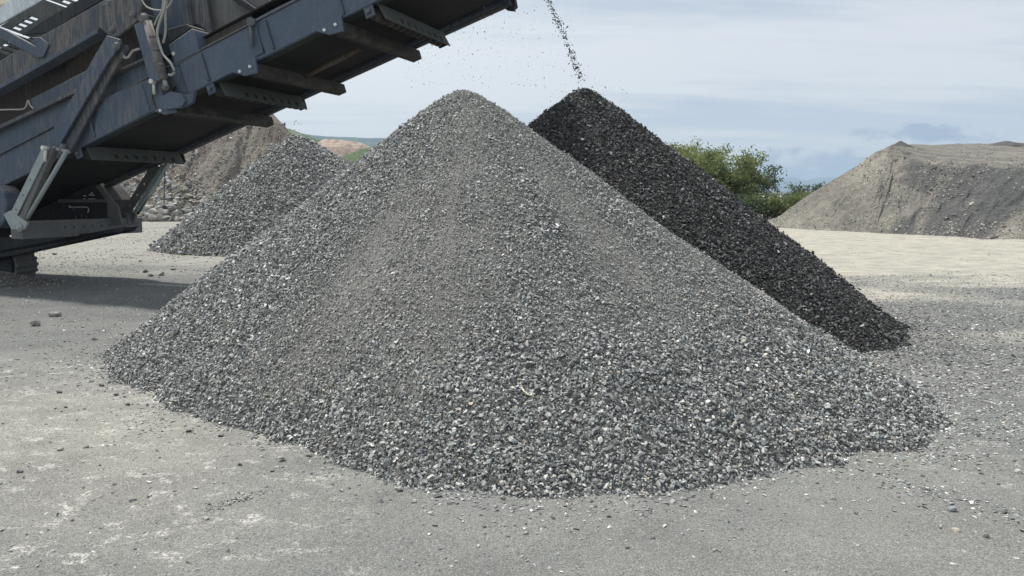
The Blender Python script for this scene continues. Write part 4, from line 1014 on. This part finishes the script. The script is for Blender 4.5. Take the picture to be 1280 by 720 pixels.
# ---------------------------------------------------------------- single stones lying about
rocks = [
    (182, 340, .16, (.10, .10, .10), 'dark rounded rock, leftmost of the four rocks before the far pile'),
    (188, 345, .14, (.11, .11, .11), 'dark flat rock touching the lower left side of its rounded neighbour'),
    (201, 344, .19, (.33, .31, .27), 'pale tan rock, the widest of the four before the far pile'),
    (216, 337, .17, (.20, .20, .19), 'grey split rock, rightmost of the four before the far pile'),
    (175, 327, .10, (.14, .14, .14), 'small dark rock standing alone behind the four rocks'),
    (68, 319, .14, (.13, .13, .13), 'dark rock alone on the pale ground past the chassis beam'),
    (17, 336, .16, (.13, .125, .12), 'dark rock on top of the spilled heap by the track'),
    (69, 395, .20, (.24, .23, .21), 'flat grey-brown slab lying in the shade left of the large pile'),
    (45, 407, .16, (.20, .19, .17), 'small pointed rock nearest the left edge in the shade'),
    (119, 424, .10, (.17, .17, .16), 'little grey rock close to the left toe of the large pile'),
    (74, 490, .06, (.14, .14, .145), 'thin dark slate chip on the open ground at the left'),
    (127, 482, .055, (.14, .14, .13), 'small dark chip left of the pile toe'),
    (146, 495, .05, (.07, .07, .075), 'black chip just below the left toe of the pile'),
    (160, 505, .055, (.10, .10, .10), 'dark chip, lower of a close pair below the left toe'),
    (235, 540, .05, (.08, .08, .08), 'black pebble on smooth sand below the left flank'),
    (276, 544, .05, (.20, .19, .17), 'flat brownish pebble right of a black one'),
    (351, 575, .07, (.30, .30, .27), 'pale rounded pebble just off the front left edge of the pile'),
    (300, 580, .032, (.06, .06, .06), 'tiny black pebble on smooth sand in the foreground'),
    (82, 510, .03, (.05, .05, .05), 'tiny black pebble on the dusty ground at the left'),
    (76, 566, .05, (.34, .33, .30), 'crusty grey lump, left one of two in the left foreground'),
    (108, 562, .05, (.28, .28, .26), 'dark-sided lump, right one of two in the left foreground'),
    (25, 590, .04, (.16, .16, .16), 'dark thin flake near the left edge of the foreground'),
    (258, 648, .035, (.50, .49, .45), 'small white pebble in the foreground below the crumbling ridge'),
    (676, 635, .04, (.48, .47, .43), 'pale pebble on the sand right of the front of the pile'),
    (1233, 671, .04, (.10, .10, .10), 'black pebble in the lower right corner'),
    (1195, 664, .05, (.42, .39, .32), 'yellowish flat stone in the band of chips at lower right'),
    (1190, 637, .06, (.27, .28, .285), 'light grey flat stone in the band of chips at lower right'),
    (1272, 592, .05, (.46, .45, .42), 'white chip at the right edge above the band of chips'),
]
for i, (px, py, sz, tc_, lab) in enumerate(rocks):
    bm = bmesh.new(); r_ = random.Random(900 + i); fl = r_.uniform(.4, .7)
    for j in range(18):
        v = Vector([r_.uniform(-1, 1) for _ in range(3)]).normalized() * r_.uniform(.82, 1.05); bm.verts.new((v.x * .5, v.y * .36, v.z * .5 * fl))
    bmesh.ops.convex_hull(bm, input=list(bm.verts)); bmesh.ops.delete(bm, geom=[g for g in bm.verts if not g.link_faces], context='VERTS')
    bmesh.ops.bevel(bm, geom=list(bm.edges), offset=.02, segments=1, affect='EDGES'); bmesh.ops.recalc_face_normals(bm, faces=bm.faces)
    me = bpy.data.meshes.new('rock'); bm.to_mesh(me); bm.free(); me.materials.append(MS)
    g = gnd(px, py); z0 = float(gh(np.array([g[0]]), np.array([g[1]]))[0])
    o = link('rock', me, None, (g[0], g[1], z0 + sz * .16 + (.22 if i == 6 else 0))); o.scale = (sz, sz, sz); o.rotation_euler = (r_.uniform(-.2, .2), r_.uniform(-.2, .2), r_.uniform(-.5, .5))
    o['tint'] = list(tc_) + [1.0]; tag(o, lab, 'rock')
# crumbling little ridge of clods in the foreground
k = 150; u = rng.random(k); P = []
for i in range(k):
    px = 252 + 92 * u[i]; py = 637 - 30 * u[i] + rng.normal(0, 3.0); P.append(gnd(px, py))
P = np.array(P); P[:, 2] = gh(P[:, 0], P[:, 1]) + .004
wgt = np.exp(-((u - .5) / .22) ** 2); sc_ = (.010 + .03 * wgt * rng.random(k))
scatter('crumbled_clods', P, eulers(np.tile([0, 0, 1.], (k, 1)), .5), np.tile(sc_[:, None], (1, 3)), tints(k, [(.30, .30, .28), (.42, .41, .38), (.22, .22, .21)], [3, 3, 1]), None, 'stuff', 'low crumbling ridge of pale clods in the left foreground', 'clods')
# curved twig on the pile
hp_ = [(652, 484), (655, 489), (660, 493), (667, 495)]
pp = []
for (x, y) in hp_:
    d = ray(x, y); lo, hi = 2.0, 9.0
    for s in np.arange(2.0, 9.0, .01):
        p = np.array([0, 0, CH]) + d * s
        if p[2] < h1(np.array([p[0]]), np.array([p[1]]))[0] + .03: break
    pp.append(tuple(p))
me = tube_mesh([(pp, [.004, .005, .005, .003])], P_cream, 6); tag(link('twig', me), 'short curved pale twig lying on the front face of the large grey pile', 'twig')

# ---------------------------------------------------------------- haze (the air between here and the mountain)
hm = bpy.data.materials.new('haze'); hm.use_nodes = True; t_ = hm.node_tree; t_.nodes.clear()
pv = t_.nodes.new('ShaderNodeVolumePrincipled'); oo = t_.nodes.new('ShaderNodeOutputMaterial'); t_.links.new(pv.outputs[0], oo.inputs['Volume'])
pv.inputs['Color'].default_value = (.60, .78, .98, 1); pv.inputs['Density'].default_value = .00030; pv.inputs['Anisotropy'].default_value = 0.0
bm = bmesh.new(); bmesh.ops.create_cube(bm, size=1)
for v in bm.verts: v.co = Vector((v.co.x * 26000, v.co.y * 23000 + 10900, v.co.z * 186 + 91))
me = bpy.data.meshes.new('haze'); bm.to_mesh(me); bm.free(); me.materials.append(hm)
hz = tag(link('haze', me), 'thin pale blue air between the yard and the far mountain', 'haze', None, 'stuff')
